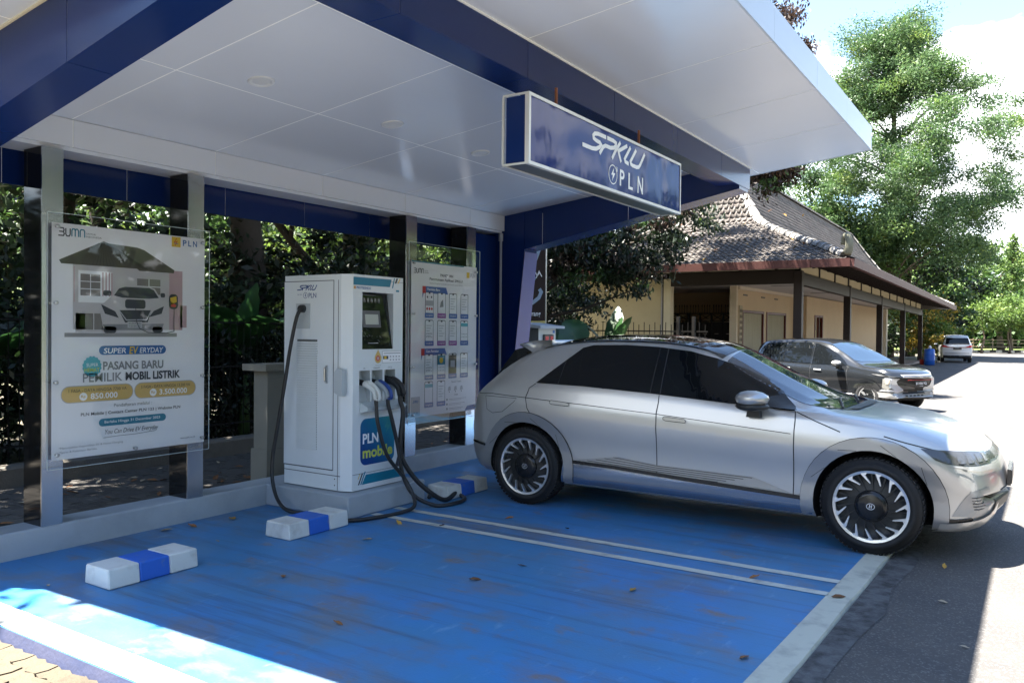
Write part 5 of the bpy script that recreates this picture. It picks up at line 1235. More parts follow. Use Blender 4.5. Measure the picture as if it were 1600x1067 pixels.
_t=tilef.node_tree; _g=_t.nodes.new('ShaderNodeNewGeometry'); _h=_t.nodes.new('ShaderNodeHueSaturation'); _r=_t.nodes.new('ShaderNodeMapRange'); _r.inputs[3].default_value=.72; _r.inputs[4].default_value=1.28
_s=_t.nodes['Principled BSDF'].inputs['Base Color'].links[0].from_socket; _t.links.new(_g.outputs['Random Per Island'],_r.inputs[0]); _t.links.new(_r.outputs[0],_h.inputs['Value']); _t.links.new(_s,_h.inputs['Color']); _t.links.new(_h.outputs[0],_t.nodes['Principled BSDF'].inputs['Base Color'])
npmesh('roof_tile_field',np.concatenate(allV),np.concatenate(allF),[tilef],bd,kind='stuff')
# hip + ridge caps
capme=MB().use(capm,True)
n_=10; vs=[];F=[]
for i,(yy,r_) in enumerate(((0,.15),(.38,.125))):
    for j in range(n_+1):
        a=PI*j/n_; vs.append((r_*math.cos(a),yy,r_*.85*math.sin(a)))
for j in range(n_): F.append((j,j+1,n_+2+j,n_+1+j))
F.append(list(range(n_+1)))
capme.add(vs,F); tmp=capme.build('t'); cme=tmp.data; bpy.data.objects.remove(tmp)
def caps(p0,p1,fn,step=.34):
    s=0;L_=(Vector(p1)-Vector(p0)).length;n=int(L_/step)
    for i in range(n):
        a=Vector(p0).lerp(Vector(p1),i/n);b=Vector(p0).lerp(Vector(p1),(i+1)/n)
        A3=Vector((a.x,a.y,fn(a)));B3=Vector((b.x,b.y,fn(b)));d=(B3-A3).normalized()
        rt=d.cross(Vector((0,0,1))).normalized(); up=rt.cross(d)
        M_=Matrix((rt,d,up)).transposed(); l=(B3-A3).length
        piece('ridge_cap',cme,A3,bd,M_.to_euler(),scale=(1.25,l/.36,1.25))
fh=lambda p:Rz(min(EX-p.x,p.x-WX,p.y-FY,BY-p.y),p.y)+.03
caps((EX-.25,FY+.25,0),(-10,FY+5.5,0),fh,.30); caps((WX+.25,FY+.25,0),(-10,FY+5.5,0),fh,.34)
caps((EX-.2,BY-.2,0),(-10,BY-5.5,0),fh,.40); caps((-10,FY+5.5,0),(-10,BY-5.5,0),lambda p:Rz(5.5,p.y)+.03,.40)
# corner ornament : curled cement horn
mb=MB().use(mat('mossy_cement',(.16,.155,.11),.9,scale=5,var=.4,bump=.6,bscale=20),True)
cx,cy,cz=EX-.22,FY+.22,3.98
pts=[];rs=[]
for i in range(15):
    a=math.radians(-70+250*i/14); R_=.26
    h_=R_*math.cos(a)*.55; pts.append((cx+h_*.707,cy-h_*.707,cz+.24+R_*math.sin(a))); rs.append(.13-.055*i/14)
mb.tube(pts,.1,12,rs=rs); mb.build('corner_ornament',bd)
# gutter
def gut(a,b,nm='gutter'):
    n=int((Vector(b)-Vector(a)).length/1.2)+1
    for i in range(n):
        p=Vector(a).lerp(Vector(b),i/n);q=Vector(a).lerp(Vector(b),(i+1)/n)
        mb=MB().use(gutterm); d=(q-p).normalized(); nn=Vector((d.y,-d.x,0)); g=d*.004
        vs=[]
        for e in(p+g,q-g):
            vs+=[tuple(e+nn*.12+Vector((0,0,0))),tuple(e+nn*.10+Vector((0,0,-.24))),tuple(e-nn*.04+Vector((0,0,-.24))),tuple(e-nn*.04+Vector((0,0,-.02))),tuple(e+nn*.10+Vector((0,0,-.02)))]
        mb.add(vs,[(i_,(i_+1)%5,5+(i_+1)%5,5+i_) for i_ in range(5)]+[[4,3,2,1,0],[5,6,7,8,9]]); mb.build(nm,bd)
gut((EX-.06,FY,3.80),(EX-.06,BY,3.44)); gut((WX,FY+.06,3.80),(EX-.06,FY+.06,3.80))
# posts and beams
PY_=[26.7,34.65,42.6,50.6,58.8]; PX=-6.43
for y in PY_: bx_('post',(PX-.13,y-.13,-.2),(PX+.13,y+.13,3.62-.010*(y-26)),dkwood,bev=.01)
for y in(26.7,): 
    for x in(-10.9,-14.6): bx_('post',(x-.12,y-.10,-.2),(x+.12,y+.10,3.62),dkwood,bev=.01)
for i in range(4):
    y0,y1=PY_[i]+.135,PY_[i+1]-.135; d0,d1=-.010*(y0-26),-.010*(y1-26)
    for (za,zb,w_) in((3.18,3.56,.10),):
        mb=MB().use(dkwood); mb.prism([(y0,za+d0),(y1,za+d1),(y1,zb+d1),(y0,zb+d0)],lambda u,v,d:(d,u,v),PX-.10,PX+.10); mb.build('side_beam',bd)
    m_=3
    for k in range(m_):
        a=y0+(y1-y0)*k/m_+.06; b=y0+(y1-y0)*(k+1)/m_-.06
        mb=MB().use(yellow); mb.prism([(a,3.60-.010*(a-26)),(b,3.60-.010*(b-26)),(b,3.90-.010*(b-26)),(a,3.90-.010*(a-26))],lambda u,v,d:(d,u,v),PX-.02,PX+.03); mb.build('infill_panel',bd)
        bx_('stud',(PX-.06,b+.005,3.57-.010*(b-26)),(PX+.07,b+.115,3.98-.010*(b-26)),dkwood)
for i in range(24):
    y=26.2+i*1.42; z0=3.56-.010*(y-26)
    mb=MB().use(dkwood); mb.prism([(PX+.08,z0+.30),(EX-.12,z0-.02),(EX-.12,z0+.08),(PX+.08,z0+.42)],lambda u,v,d:(u,d,v),y-.04,y+.04); mb.build('rafter',bd)
for i in range(9):
    x=-5.6-i*1.1
    mb=MB().use(dkwood); mb.prism([(26.6,3.86),(FY+.12,3.54),(FY+.12,3.64),(26.6,3.98)],lambda u,v,d:(d,u,v),x-.04,x+.04); mb.build('rafter',bd)
bx_('front_beam',(-10.78,26.6,3.20),(-6.57,26.8,3.62),dkwood); bx_('front_beam',(-15.2,26.6,3.45),(-10.78,26.8,3.66),dkwood)
bx_('wall_plate',(-15.2,26.78,3.62),(-6.4,26.9,4.06),dkwood)
bx_('beam_trim',(-15.2,26.585,3.66),(-6.4,26.6,3.70),mat('pale_batten',(.35,.30,.24),.7))
# walls
bx_('front_wall',(-14.9,26.65,-.2),(-10.98,26.85,3.45),yellow); bx_('front_pilaster',(-10.97,26.58,-.2),(-10.72,26.9,3.45),mat('pale_pilaster',(.58,.50,.34),.8))
mb=MB().use(mat('conduit',(.35,.33,.30),.5)); mb.tube([(-11.05,26.6,-.2),(-11.05,26.6,3.7)],.03,8); mb.build('drain_conduit',bd)
bx_('side_wall',(-15.2,26.9,-.2),(-15.0,58,3.4),yellow)
bx_('back_wall',(-15.0,33.4,-.2),(-9.32,33.6,3.3),peach)
bx_('veranda_ceiling',(-15.0,26.95,3.30),(-6.55,59,3.33),whitec)
# window wall facing the road (x=-9.1)
def wallx(x,y0,y1,z0,z1,holes,m,nm='window_wall',th=.18):
    ys=sorted({y0,y1,*[h[0] for h in holes],*[h[1] for h in holes]}); zs=sorted({z0,z1,*[h[2] for h in holes],*[h[3] for h in holes]})
    for i in range(len(ys)-1):
        for j in range(len(zs)-1):
            cy,cz=(ys[i]+ys[i+1])/2,(zs[j]+zs[j+1])/2
            if any(h[0]<cy<h[1] and h[2]<cz<h[3] for h in holes): continue
            mb_.box((x-th,ys[i],zs[j]),(x,ys[i+1],zs[j+1]))
H1=[(29.5,32.25,.85,2.45),(32.65,35.6,.85,2.45)]
mb_=MB().use(peach); wallx(-9.1,29.0,37.2,-.2,3.30,H1,peach); mb_.build('window_wall',bd)
cur=mat('beige_curtain',(.40,.36,.26),.9,scale=14,var=.25,wscale=(1,8,.3)); brick=mat('terracotta_base',(.42,.15,.08),.8,scale=8,var=.15); redw=mat('red_brown_frame',(.11,.022,.015),.5)
for (a,b,c_,d_) in H1:
    fr_=MB().use(redw); 
    for q in(((-9.14,a,c_),(-9.07,a+.09,d_)),((-9.14,b-.09,c_),(-9.07,b,d_)),((-9.14,a+.09,d_-.09),(-9.07,b-.09,d_)),((-9.14,a+.09,c_),(-9.07,b-.09,c_+.07))): fr_.box(*q)
    fo=fr_.build('window_frame',bd)
    MB().use(mat('window_glass_dark',(.05,.05,.045),.05,trans=.0)).box((-9.19,a,c_),(-9.175,b,d_)).build('pane',fo)
    mb=MB().use(cur,True); n_=60; vs=[];F=[]
    for i in range(n_+1):
        y=a+.12+(b-a-.24)*i/n_; xx=-9.155+.015*math.sin(i*1.3)+.006*math.sin(i*.37)
        vs+=[(xx,y,c_+.08),(xx,y,d_-.1)]
    for i in range(n_): F.append((2*i,2*i+2,2*i+3,2*i+1))
    mb.add(vs,F); mb.build('curtain',fo)
bx_('brick_base',(-9.09,29.0,-.2),(-9.03,37.2,.72),brick)
for y in(29.6,31.9,33.8): bx_('vent_slot',(-9.1,y,2.98),(-9.085,y+.5,3.03),black_p)
# cornice
bx_('cornice',(-9.1,29.0,3.18),(-9.02,37.2,3.30),mat('pale_cornice',(.62,.52,.40),.8))
bx_('corner_pilaster',(-9.35,28.82,-.2),(-9.1,28.99,3.3),mat('pale_peach',(.60,.50,.36),.8))
# lattice strip beside windows
lat=MB().use(mat('lattice_beige',(.36,.31,.22),.8)); 
lattice=mat('lattice_hole',(.08,.06,.045),.9)
lt=bx_('lattice_strip',(-9.09,29.06,.6),(-9.06,29.42,2.6),mat('lattice_beige2',(.42,.35,.24),.8))
for i in range(9):
    z=.66+i*.21
    for dy in(.09,.26):
        mb=MB().use(lattice); mb.prism([(29.06+dy-.06,z+.05),(29.06+dy,z),(29.06+dy+.06,z+.05),(29.06+dy+.03,z+.14),(29.06+dy-.03,z+.14)],lambda u,v,d:(d,u,v),-9.0595,-9.0560); mb.build('lattice_opening',lt)
# further wall
mb_=MB().use(peach); wallx(-8.6,38.2,58.6,-.2,3.25,[(38.7,40.4,.5,2.45)],peach); mb_.build('far_wall',bd)
wf=MB().use(redw)
for q in(((-8.66,38.7,.5),(-8.57,38.82,2.45)),((-8.66,40.28,.5),(-8.57,40.4,2.45)),((-8.66,39.5,.5),(-8.57,39.6,2.45)),((-8.66,38.82,2.35),(-8.57,40.28,2.45)),((-8.66,38.82,.5),(-8.57,40.28,.6))): wf.box(*q)
wo=wf.build('window_frame',bd); MB().use(mat('yellow_notice',(.6,.42,.05),.6)).box((-8.68,38.9,1.2),(-8.66,39.3,1.75)).build('notice',wo); MB().use(mat('warm_interior',(.30,.22,.13),.8)).box((-8.75,38.7,.5),(-8.72,40.4,2.45)).build('pane',wo)
bx_('wall_link',(-9.1,37.2,-.2),(-8.6,38.2,3.25),peach); bx_('end_pilaster',(-8.62,58.0,-.2),(-8.35,58.6,3.25),mat('pale_end',(.62,.56,.45),.8))
bx_('veranda_floor',(-15,26.9,-.2),(-6.2,59,-.08),mat('veranda_tile',(.25,.2,.17),.6)); 
bx_('ceiling_vent',(-8.0,29.2,3.29),(-6.9,29.45,3.298),black_p); bx_('ceiling_vent',(-8.0,35.2,3.29),(-6.9,35.45,3.298),black_p)
# iron gate
gt=thing('iron_gate','dark folding iron gate with spear tops inside the pavilion veranda','gate',(-10.8,29.7,-.2))
im=mat('dark_iron',(.010,.009,.008),.7,var=.2,spec=.15)
GX0,GX1=-12.6,-9.45; n_=7; wdt=(GX1-GX0)/n_
for i in range(n_):
    x=GX0+i*wdt
    MB().use(im).box((x+.02,29.70,-.1),(x+wdt-.02,29.73,2.0)).build('gate_leaf',gt)
    MB().use(im).box((x,29.66,-.15),(x+.05,29.76,2.35)).build('gate_post',gt)
    for (a,b) in(((x+.06,2.06),(x+wdt-.01,2.30)),((x+.06,2.30),(x+wdt-.01,2.06))):
        mb=MB().use(im); mb.tube([(a[0],29.71,a[1]),(b[0],29.71,b[1])],.014,5); mb.build('cross_bar',gt)
    for k in range(4):
        xx=x+.06+k*(wdt-.05)/4+.04; mb=MB().use(im); mb.tube([(xx,29.71,2.31),(xx,29.71,2.56)],.010,5,rs=[.01,.008]); mb.lathe([(0,.14),(.02,.05),(.0,0)],(xx,29.71,2.55),'z',5); mb.build('spear',gt)
    for z in(.9,1.55): MB().use(mat('gate_detail',(.16,.13,.11),.6)).box((x+.15,29.692,z),(x+wdt-.15,29.699,z+.03)).build('leaf_strip',gt)
for z in(2.02,2.31): MB().use(im).box((GX0,29.69,z),(GX1,29.74,z+.035)).build('rail',gt)
# garden fence in front of the pavilion
fe=thing('garden_fence','low black iron garden fence in front of the cream wall','fence',(-9,19,-.2),group=None)
for i in range(33):
    x=-11.4+i*.145; mb=MB().use(im); mb.tube([(x,19,-.2),(x,19,1.80+(.06 if i%2 else 0))],.010,5); mb.build('bar',fe)
for z in(.1,1.62): MB().use(im).box((-11.5,18.985,z),(-6.7,19.015,z+.03)).build('rail',fe)
for x in(-11.4,-9.1,-7.45,-7.05): MB().use(im).box((x-.035,18.96,-.2),(x+.035,19.04,2.0)).build('fence_post',fe)
# back iron fence behind hedge
fe=thing('back_fence','dark iron mesh fence behind the low wall, left of the charger','fence',(-8.9,6,0))
for i in range(75):
    y=1.0+i*.11; mb=MB().use(im); mb.tube([(-8.95,y,.2),(-8.95,y,1.75)],.006,4); mb.build('bar',fe)
for z in(.35,1.1,1.68): MB().use(im).box((-8.96,1.0,z),(-8.935,9.2,z+.02)).build('rail',fe)
for y in(1.6,4.0,6.3,8.6):
    mb=MB().use(im); mb.tube([(-8.93,y,0),(-8.93,y,1.85)],.028,8); mb.build('fence_post',fe)
# grey pillar behind charger
gp=thing('plaster_pillar','grey plaster gate pillar with flat cap behind the charger','pillar',(-6.6,5.55,0))
plm=mat('grey_plaster',(.19,.185,.155),.85,scale=2,var=.2,bump=.2)
MB().use(plm).box((-6.60,5.37,0),(-6.36,5.72,.42)).build('pillar_base',gp)
MB().use(plm).box((-6.58,5.39,.42),(-6.38,5.70,1.20)).build('pillar_shaft',gp); MB().use(plm).box((-6.66,5.31,1.20),(-6.31,5.78,1.265)).build('pillar_cap',gp)
# utility cabinet
uc=thing('meter_cabinet','small roofed grey and white electrical meter cabinet between leg and banana plants','cabinet',(-6.9,11.6,0))
cgm=mat('slate_grey_panel',(.06,.07,.08),.5); cwm=mat('white_cabinet_panel',(.55,.53,.48),.5)
MB().use(cgm).box((-7.20,11.35,.2),(-6.86,11.9,1.68)).build('cabinet_body',uc)
MB().use(cwm).box((-6.859,11.35,.2),(-6.85,11.9,1.68)).build('white_panel',uc)
MB().use(mat('grey_cap',(.28,.30,.32),.5)).prism([(-7.28,1.68),(-6.74,1.66),(-6.74,1.70),(-7.24,1.76)],lambda u,v,d:(u,d,v),11.22,12.02).build('cabinet_roof',uc)
MB().use(mat('meter_housing',(.06,.055,.05),.4)).box((-6.849,11.47,1.36),(-6.81,11.78,1.56),.02).build('meter',uc)
MB().use(PR).box((-6.809,11.50,1.39),(-6.806,11.60,1.53)).build('meter_mark',uc); MB().use(PR).box((-6.809,11.66,1.39),(-6.806,11.75,1.53)).build('meter_mark',uc)
MB().use(mat('orange_sticker',(.6,.25,.03),.5)).box((-6.849,11.56,1.12),(-6.847,11.70,1.24)).build('sticker',uc); MB().use(PB).box((-6.849,11.80,1.58),(-6.847,11.87,1.63)).build('sticker',uc)
MB().use(mat('door_label',(.4,.4,.4),.5)).box((-7.08,11.345,1.52),(-7.03,11.349,1.60)).build('door_label',uc); MB().use(brushed).box((-6.98,11.335,1.30),(-6.96,11.349,1.42)).build('latch',uc)
MB().use(cgm).box((-7.0,11.55,0),(-6.92,11.65,.2)).build('stand',uc)
# banner
bn=thing('dance_banner','tall dark banner with pale arms and a yellow foot strip behind the canopy leg','banner',(-7.9,12.6,0))
bdk=fm('banner_black',(.022,.012,.012)); bye=fm('banner_gold',(.55,.45,.16)); sk=fm('pale_figure',(.30,.38,.48))
MB().use(bdk).box((-8.9,12.62,1.80),(-7.49,12.63,3.6)).build('banner_sheet',bn); MB().use(bye).box((-8.9,12.62,1.28),(-7.49,12.63,1.80)).build('foot_strip',bn)
for x in(-8.9,-7.5): 
    mb=MB().use(brushed); mb.tube([(x,12.66,0),(x,12.66,3.7)],.015,6); mb.build('banner_pole',bn)
A=Art(lambda u,v,d:(u,12.618-d,v),.003)
A.stroke([(-7.95,2.55),(-7.80,2.70),(-7.68,2.95),(-7.62,3.1),(-7.56,3.18)],.07,sk); A.stroke([(-8.1,2.25),(-7.9,2.10),(-7.75,2.13),(-7.62,2.22),(-7.57,2.32),(-7.61,2.38)],.07,sk); A.stroke([(-8.0,2.35),(-7.78,2.45),(-7.70,2.60)],.05,sk)
A.stroke([(-7.72,2.72),(-7.66,2.62),(-7.60,2.68)],.02,PWh);A.stroke([(-7.68,2.58),(-7.62,2.70),(-7.56,2.60)],.02,PWh);A.stroke([(-7.90,2.1),(-7.85,1.98)],.02,PWh);A.stroke([(-7.85,2.1),(-7.80,1.98)],.015,PWh)
A.text('onggrang',-7.98,1.86,-7.58,1.95,PWh,bold=.02); A.text('R',-8.06,1.875,-7.99,1.95,PWh,bold=.02)
A.text('497 7',-7.86,1.40,-7.62,1.47,PWh,bold=.02)
A.build('banner_print',bn)
# far kerb and fence at the end of the road
fk=MB()
kb=mat('black_kerb_paint',(.03,.03,.03),.7); kw=mat('white_kerb_paint',(.55,.53,.48),.7)
for i in range(60):
    x=-8+i*.55; MB().use(kb if i%2 else kw).box((x,98,-.2),(x+.545,98.4,.02)).build('far_kerb',kind='structure')
sheet('far_verge',-40,40,[98.4,106,120],.06,mat('sunny_grass',(.10,.13,.035),.9,scale=2,var=.4),4)
ff=thing('far_fence','pale timber rail fence at the far end of the road','fence',(-2,106,-.2))
fw_=mat('weathered_timber',(.32,.25,.17),.8)
for i in range(14):
    x=-10+i*1.9; MB().use(fw_).box((x,106,-.2),(x+.14,106.1,1.2)).build('fence_post',ff)
for z in(.25,.65,1.0): MB().use(fw_).box((-10,105.95,z),(16,106,z+.09)).build('rail',ff)
# ================= VEGETATION
rng=np.random.default_rng(11)
def leafcloud(cen,size,asp=.5,up=.4,var=.35,droop=0):
    n=len(cen); nrm=rng.normal(size=(n,3)); nrm[:,2]+=up*2; nrm/=np.linalg.norm(nrm,axis=1)[:,None]
    t=rng.normal(size=(n,3)); t[:,2]-=droop*2; t-=nrm*(t*nrm).sum(1)[:,None]; t/=np.linalg.norm(t,axis=1)[:,None]
    b=np.cross(nrm,t); s=size*(1+var*rng.uniform(-1,1,n))[:,None]; a=s*asp
    V=np.stack([cen-t*s*.5,cen+b*a*.5+nrm*s*.06,cen+t*s*.5,cen-b*a*.5+nrm*s*.06],1).reshape(-1,3)
    F=np.arange(4*n).reshape(-1,4); return V,F
def clumps(blobs,per,spread):
    """blobs (cx,cy,cz,rx,ry,rz,k clumps) -> leaf centres, clump centres"""
    out=[];cc=[]
    for (cx,cy,cz,rx,ry,rz,k) in blobs:
        d=rng.normal(size=(k,3)); d/=np.linalg.norm(d,axis=1)[:,None]; r_=rng.uniform(.35,1,k)**.55
        c=np.array([cx,cy,cz])+d*r_[:,None]*np.array([rx,ry,rz]); cc.append(c)
        n_=max(1,int(per)); g=rng.normal(size=(k,n_,3))*np.array([spread,spread,spread*.55])*rng.uniform(.6,1.3,(k,1,1))
        out.append((c[:,None,:]+g).reshape(-1,3))
    return np.concatenate(out),np.concatenate(cc)
bark=mat('grey_brown_bark',(.10,.075,.055),.9,scale=5,var=.35,bump=.8,bscale=14,wscale=(1,1,.3))
bark_d=mat('dark_bark',(.035,.027,.02),.95,scale=5,var=.35,bump=.8,bscale=14)
L_dark=leafmat('dark_green_leaves',(.004,.009,.003),(.014,.03,.008),(.05,.08,.016),.28)  # dark green, taken darker still to carry the grove's shade
L_grove=leafmat('shaded_grove_leaves',(.003,.008,.002),(.012,.026,.006),(.13,.17,.03),.35)  # separate darker leaf copy with the grove's shade put into its colours
L_mid=leafmat('mid_green_leaves',(.018,.045,.012),(.065,.125,.03),(.13,.18,.04),.35)
L_light=leafmat('light_green_leaves',(.05,.10,.02),(.14,.22,.05),(.26,.30,.08),.4)
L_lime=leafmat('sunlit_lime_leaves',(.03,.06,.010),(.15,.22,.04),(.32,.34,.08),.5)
L_brown=leafmat('brown_olive_leaves',(.018,.010,.008),(.05,.030,.020),(.20,.09,.03),.3)
L_or=leafmat('orange_yellow_leaves',(.12,.10,.02),(.42,.28,.03),(.55,.20,.03),.4,nscale=1)
L_blue=leafmat('feathery_green_leaves',(.035,.080,.034),(.105,.175,.065),(.20,.27,.10),.42,nscale=.35)
def trunk(t_,base,top,r,bend=.3,m=bark,name='trunk'):
    b=Vector(base);e=Vector(top);n=9;pts=[];ph=random.uniform(0,6)
    for i in range(n):
        f=i/(n-1); p=b.lerp(e,f); p+=Vector((math.sin(ph+f*3)*bend*f*(1-f)*3,math.cos(ph*1.7+f*4)*bend*f*(1-f)*3,0)); pts.append(p)
    mb=MB().use(m,True); mb.tube(pts,r,10,rs=[r*(1.35 if i==0 else 1)*(1-.55*i/(n-1)) for i in range(n)]); mb.build(name,t_)
    return pts
def limbs(t_,pts,targets,r,m=bark):
    for c in targets:
        c=Vector(c); zc_=min(max(c.z-.3*(abs(c.x-pts[0].x)+abs(c.y-pts[0].y)),pts[0].z+.25*(pts[-1].z-pts[0].z)),pts[-1].z)
        s=min(pts,key=lambda p:abs(p.z-zc_)); mid=s.lerp(c,.5)+Vector((random.uniform(-.2,.2),random.uniform(-.2,.2),.12*(c-s).length*random.uniform(-.4,1)))
        mb=MB().use(m,True); mb.tube(spl([s,s.lerp(mid,.5)+Vector((0,0,.05)),mid,mid.lerp(c,.6),c],2),r,6,rs=None if False else [r*(1-.8*i/8) for i in range(9)]); mb.build('branch',t_)
def tree(label,base,h_,r,blobs,per,spread,ls,lm,cat='tree',name='tree',group=None,m=bark,asp=.5,up=.4,nl=14,top=None,droop=0,notrunk=False,ltarget=None):
    t_=thing(name,label,cat,base,group=group)
    cen,cc=clumps(blobs,per,spread); V,F=leafcloud(cen,ls,asp,up,droop=droop)
    lms=lm if isinstance(lm,list) else [lm]
    mi=np.repeat(rng.choice(len(lms),size=len(cen)//max(1,int(per)),p=[.72]+[.28/(len(lms)-1)]*(len(lms)-1) if len(lms)>1 else None),int(per)) if len(lms)>1 else None
    npmesh('crown',V,F,lms,t_,mi=mi)
    if not notrunk:
        pts=trunk(t_,base,top or (base[0],base[1],base[2]+h_),r,m=m)
        idx=rng.choice(len(cc),min(nl,len(cc)),replace=False); limbs(t_,pts,[cc[i] for i in idx],r*.32,m)
    return t_
# --- big layered tree on the right
B=[];bx0,by0=-9.6,67.9
for i in range(170):
    z=random.uniform(7,25); f=(z-7)/18
    R_=(6.0+3.6*math.sin(PI*min(1,f*1.25)))*(1-.62*max(0,f-.45)/.55); a=random.uniform(0,2*PI); q=R_*math.sqrt(random.uniform(.05,1))
    dx=math.cos(a)*q; dy=math.sin(a)*q
    B.append((bx0+dx,by0+dy,z+q*.05,1.6,1.6,.95,10))
for z_ in np.arange(8,24,1.5): B.append((bx0+.5,by0-1.6,z_,1.3,1.2,.7,9))
for (dx,dz) in((5.5,21),(7.2,17.5),(9.0,15.5),(9.8,12.3),(6.5,12.0),(8.4,19.5),(-5,10),(-6.5,13.5)): B.append((bx0+dx*.84,by0+dx*.54,dz,2.0,1.4,.5,13))
tree('tall feathery tree with layered branches rising behind the pavilion',(bx0,by0,-.2),22,.32,B,125,.52,.22,[L_blue,L_mid,L_light],nl=40,asp=.38,up=.6)
# --- trees behind pavilion roof
tree('rounded mid green tree directly behind the pavilion roof ridge',(-13.8,66,-.2),9,.35,[(-13.8,66,9.5,4.5,4.5,4.5,70),(-16,64,8,3.5,3.5,3.5,40),(-11.5,67,6,3.5,3.5,4,50)],75,.6,.34,[L_light,L_mid],group=None)
tree('dark leafy tree between the pavilion end and the tall feathery tree',(-8.6,72,-.2),8,.3,[(-8.6,72,6,4,3.5,5,75),(-6.5,75,4,3,3,3.5,40)],75,.6,.34,[L_mid,L_dark])
far=[(-7.5,100,13,L_mid,'large mid green tree in the far row, left part'),(-3.5,108,12.5,L_light,'broad light green tree in the far row at the right edge'),(-11,95,10,L_light,'pale tree in the far row behind the pavilion end'),(1.5,112,12,L_mid,'far tree just beyond the right edge of the road end'),(-16,90,14,L_mid,'far dark tree above the pavilion roof')]
for (x,y,z,lm_,lb) in far:
    tree(lb,(x,y,-.2),z*.7,.35,[(x,y,z*.62,4.2,4.2,z*.34,90),(x+random.uniform(-2,2),y-1.5,z*.38,4,3,z*.22,60)],60,.7,.42,[lm_,L_light],group='far row of trees at the road end',nl=5)
for i,(x,y,z,lb) in enumerate(((-4.6,92,5.2,'small bright green tree beside the far verge, near the white car'),(-2.3,94,5.6,'small bright green tree beside the far verge, right of the white car'),(.3,95,5.0,'small bright green tree at the right edge of the verge'))):
    tree(lb,(x,y,-.2),2.6,.12,[(x,y,z*.66,2.0,2.0,z*.30,60)],60,.38,.26,[L_light,L_lime],group='small bright trees on the far verge',nl=4)
tree('narrow conical tree at the right edge above the far trees',(-2.3,100,-.2),11,.16,[(-2.3,100,2+i*.95,1.5-.13*i,1.5-.13*i,.7,12) for i in range(11)],40,.25,.26,[L_light,L_mid],nl=0)
tree('yellow and orange croton bushes beside the pavilion end post',(-6.9,64,-.2),1.5,.1,[(-6.6,63.5,1.6,1.6,1.6,1.6,45),(-7.6,64.8,2.6,1.8,1.5,1.7,40),(-5.7,64.5,1.2,1.2,1.2,1.1,25)],60,.3,.22,[L_lime,L_or],cat='bush',name='croton_bush',nl=0)
tree('orange leaved shrub reaching over the croton bushes',(-7.2,66,-.2),2.5,.1,[(-6.3,66,3.2,1.6,1.3,1.0,22),(-8.2,65.5,2.3,1.2,1.2,1.4,18)],45,.3,.22,[L_or,L_lime],cat='bush',name='shrub',nl=3)
tree('dark green shrub between the last pavilion posts',(-9.5,61,-.2),1.5,.1,[(-9.3,61.5,1.2,1.6,1.5,1.5,40),(-11,62,2.2,2,1.5,2,40)],60,.35,.22,[L_mid,L_dark],cat='bush',name='shrub',nl=0)
# --- hanging dark foliage before the pavilion
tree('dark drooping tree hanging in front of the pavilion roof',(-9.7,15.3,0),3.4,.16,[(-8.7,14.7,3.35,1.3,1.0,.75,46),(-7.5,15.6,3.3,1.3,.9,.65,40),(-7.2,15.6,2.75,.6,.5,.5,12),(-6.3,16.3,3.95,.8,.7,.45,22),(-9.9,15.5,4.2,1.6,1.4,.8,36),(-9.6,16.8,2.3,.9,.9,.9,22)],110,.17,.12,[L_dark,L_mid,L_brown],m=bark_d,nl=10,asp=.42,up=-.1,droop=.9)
tree('tall tree with brown and olive leaves hanging over the tiled roof',(-13.4,23.4,0),9,.28,[(-7.4,22.0,6.5,1.5,1.0,.75,60),(-6.1,22.8,6.4,.75,.6,.6,40),(-6.2,22.6,5.85,.25,.3,.45,8),(-7.1,21.8,5.75,.3,.3,.5,10),(-7.9,21.6,5.9,.4,.3,.4,8),(-6.9,24.5,10.2,1.3,1.2,1.6,46),(-5.75,25.0,8.6,.55,.5,.9,14),(-8.6,24,8.2,2,1.6,1.8,50),(-9.5,24,10.5,2.2,2,1.6,50),(-10.4,26.2,9.6,1.5,1.3,.9,36),(-12.6,25.8,9.2,1.5,1.3,.9,36)],105,.20,.14,[L_brown,L_or if False else L_mid,L_brown],m=bark_d,nl=14,asp=.42,up=-.1,droop=.9)  # last two clumps added out of view to shade the roof
# --- dense greenery behind the canopy
specs=[((-11.5,9.2),9,.34,'thick dark trunk tree seen between the house poster and the charger'),((-12.6,12.6),9,.17,'forked tree with leaning dark limbs above the charger'),((-13.8,7.2),8,.15,'tree with dark trunk behind the house poster'),((-11.8,3.2),8,.13,'slender tree at the far left edge'),((-15.5,15.5),10,.2,'leafy tree behind the phone guide board'),((-17,10),10,.2,'deep background tree left of the charger'),((-14.5,4.5),9,.15,'deep background tree behind the left post'),((-19,20),10,.25,'deep background tree behind the cabinet')]
for (x,y),h_,r_,lb in specs:
    bl=[(x,y,h_*.80,2.6,2.6,1.5,46),(x+random.uniform(-1,1),y+random.uniform(-1,1),h_*.55,2.2,2.2,1.2,34)]
    t_=tree(lb,(x,y,0),h_*.8,r_,bl,60,.34,.20,[L_grove,L_mid],m=bark_d,nl=16,group='trees in the dense grove behind the canopy',asp=.45,top=(x+random.uniform(-.8,.8),y+random.uniform(-.8,.8),h_*.8))
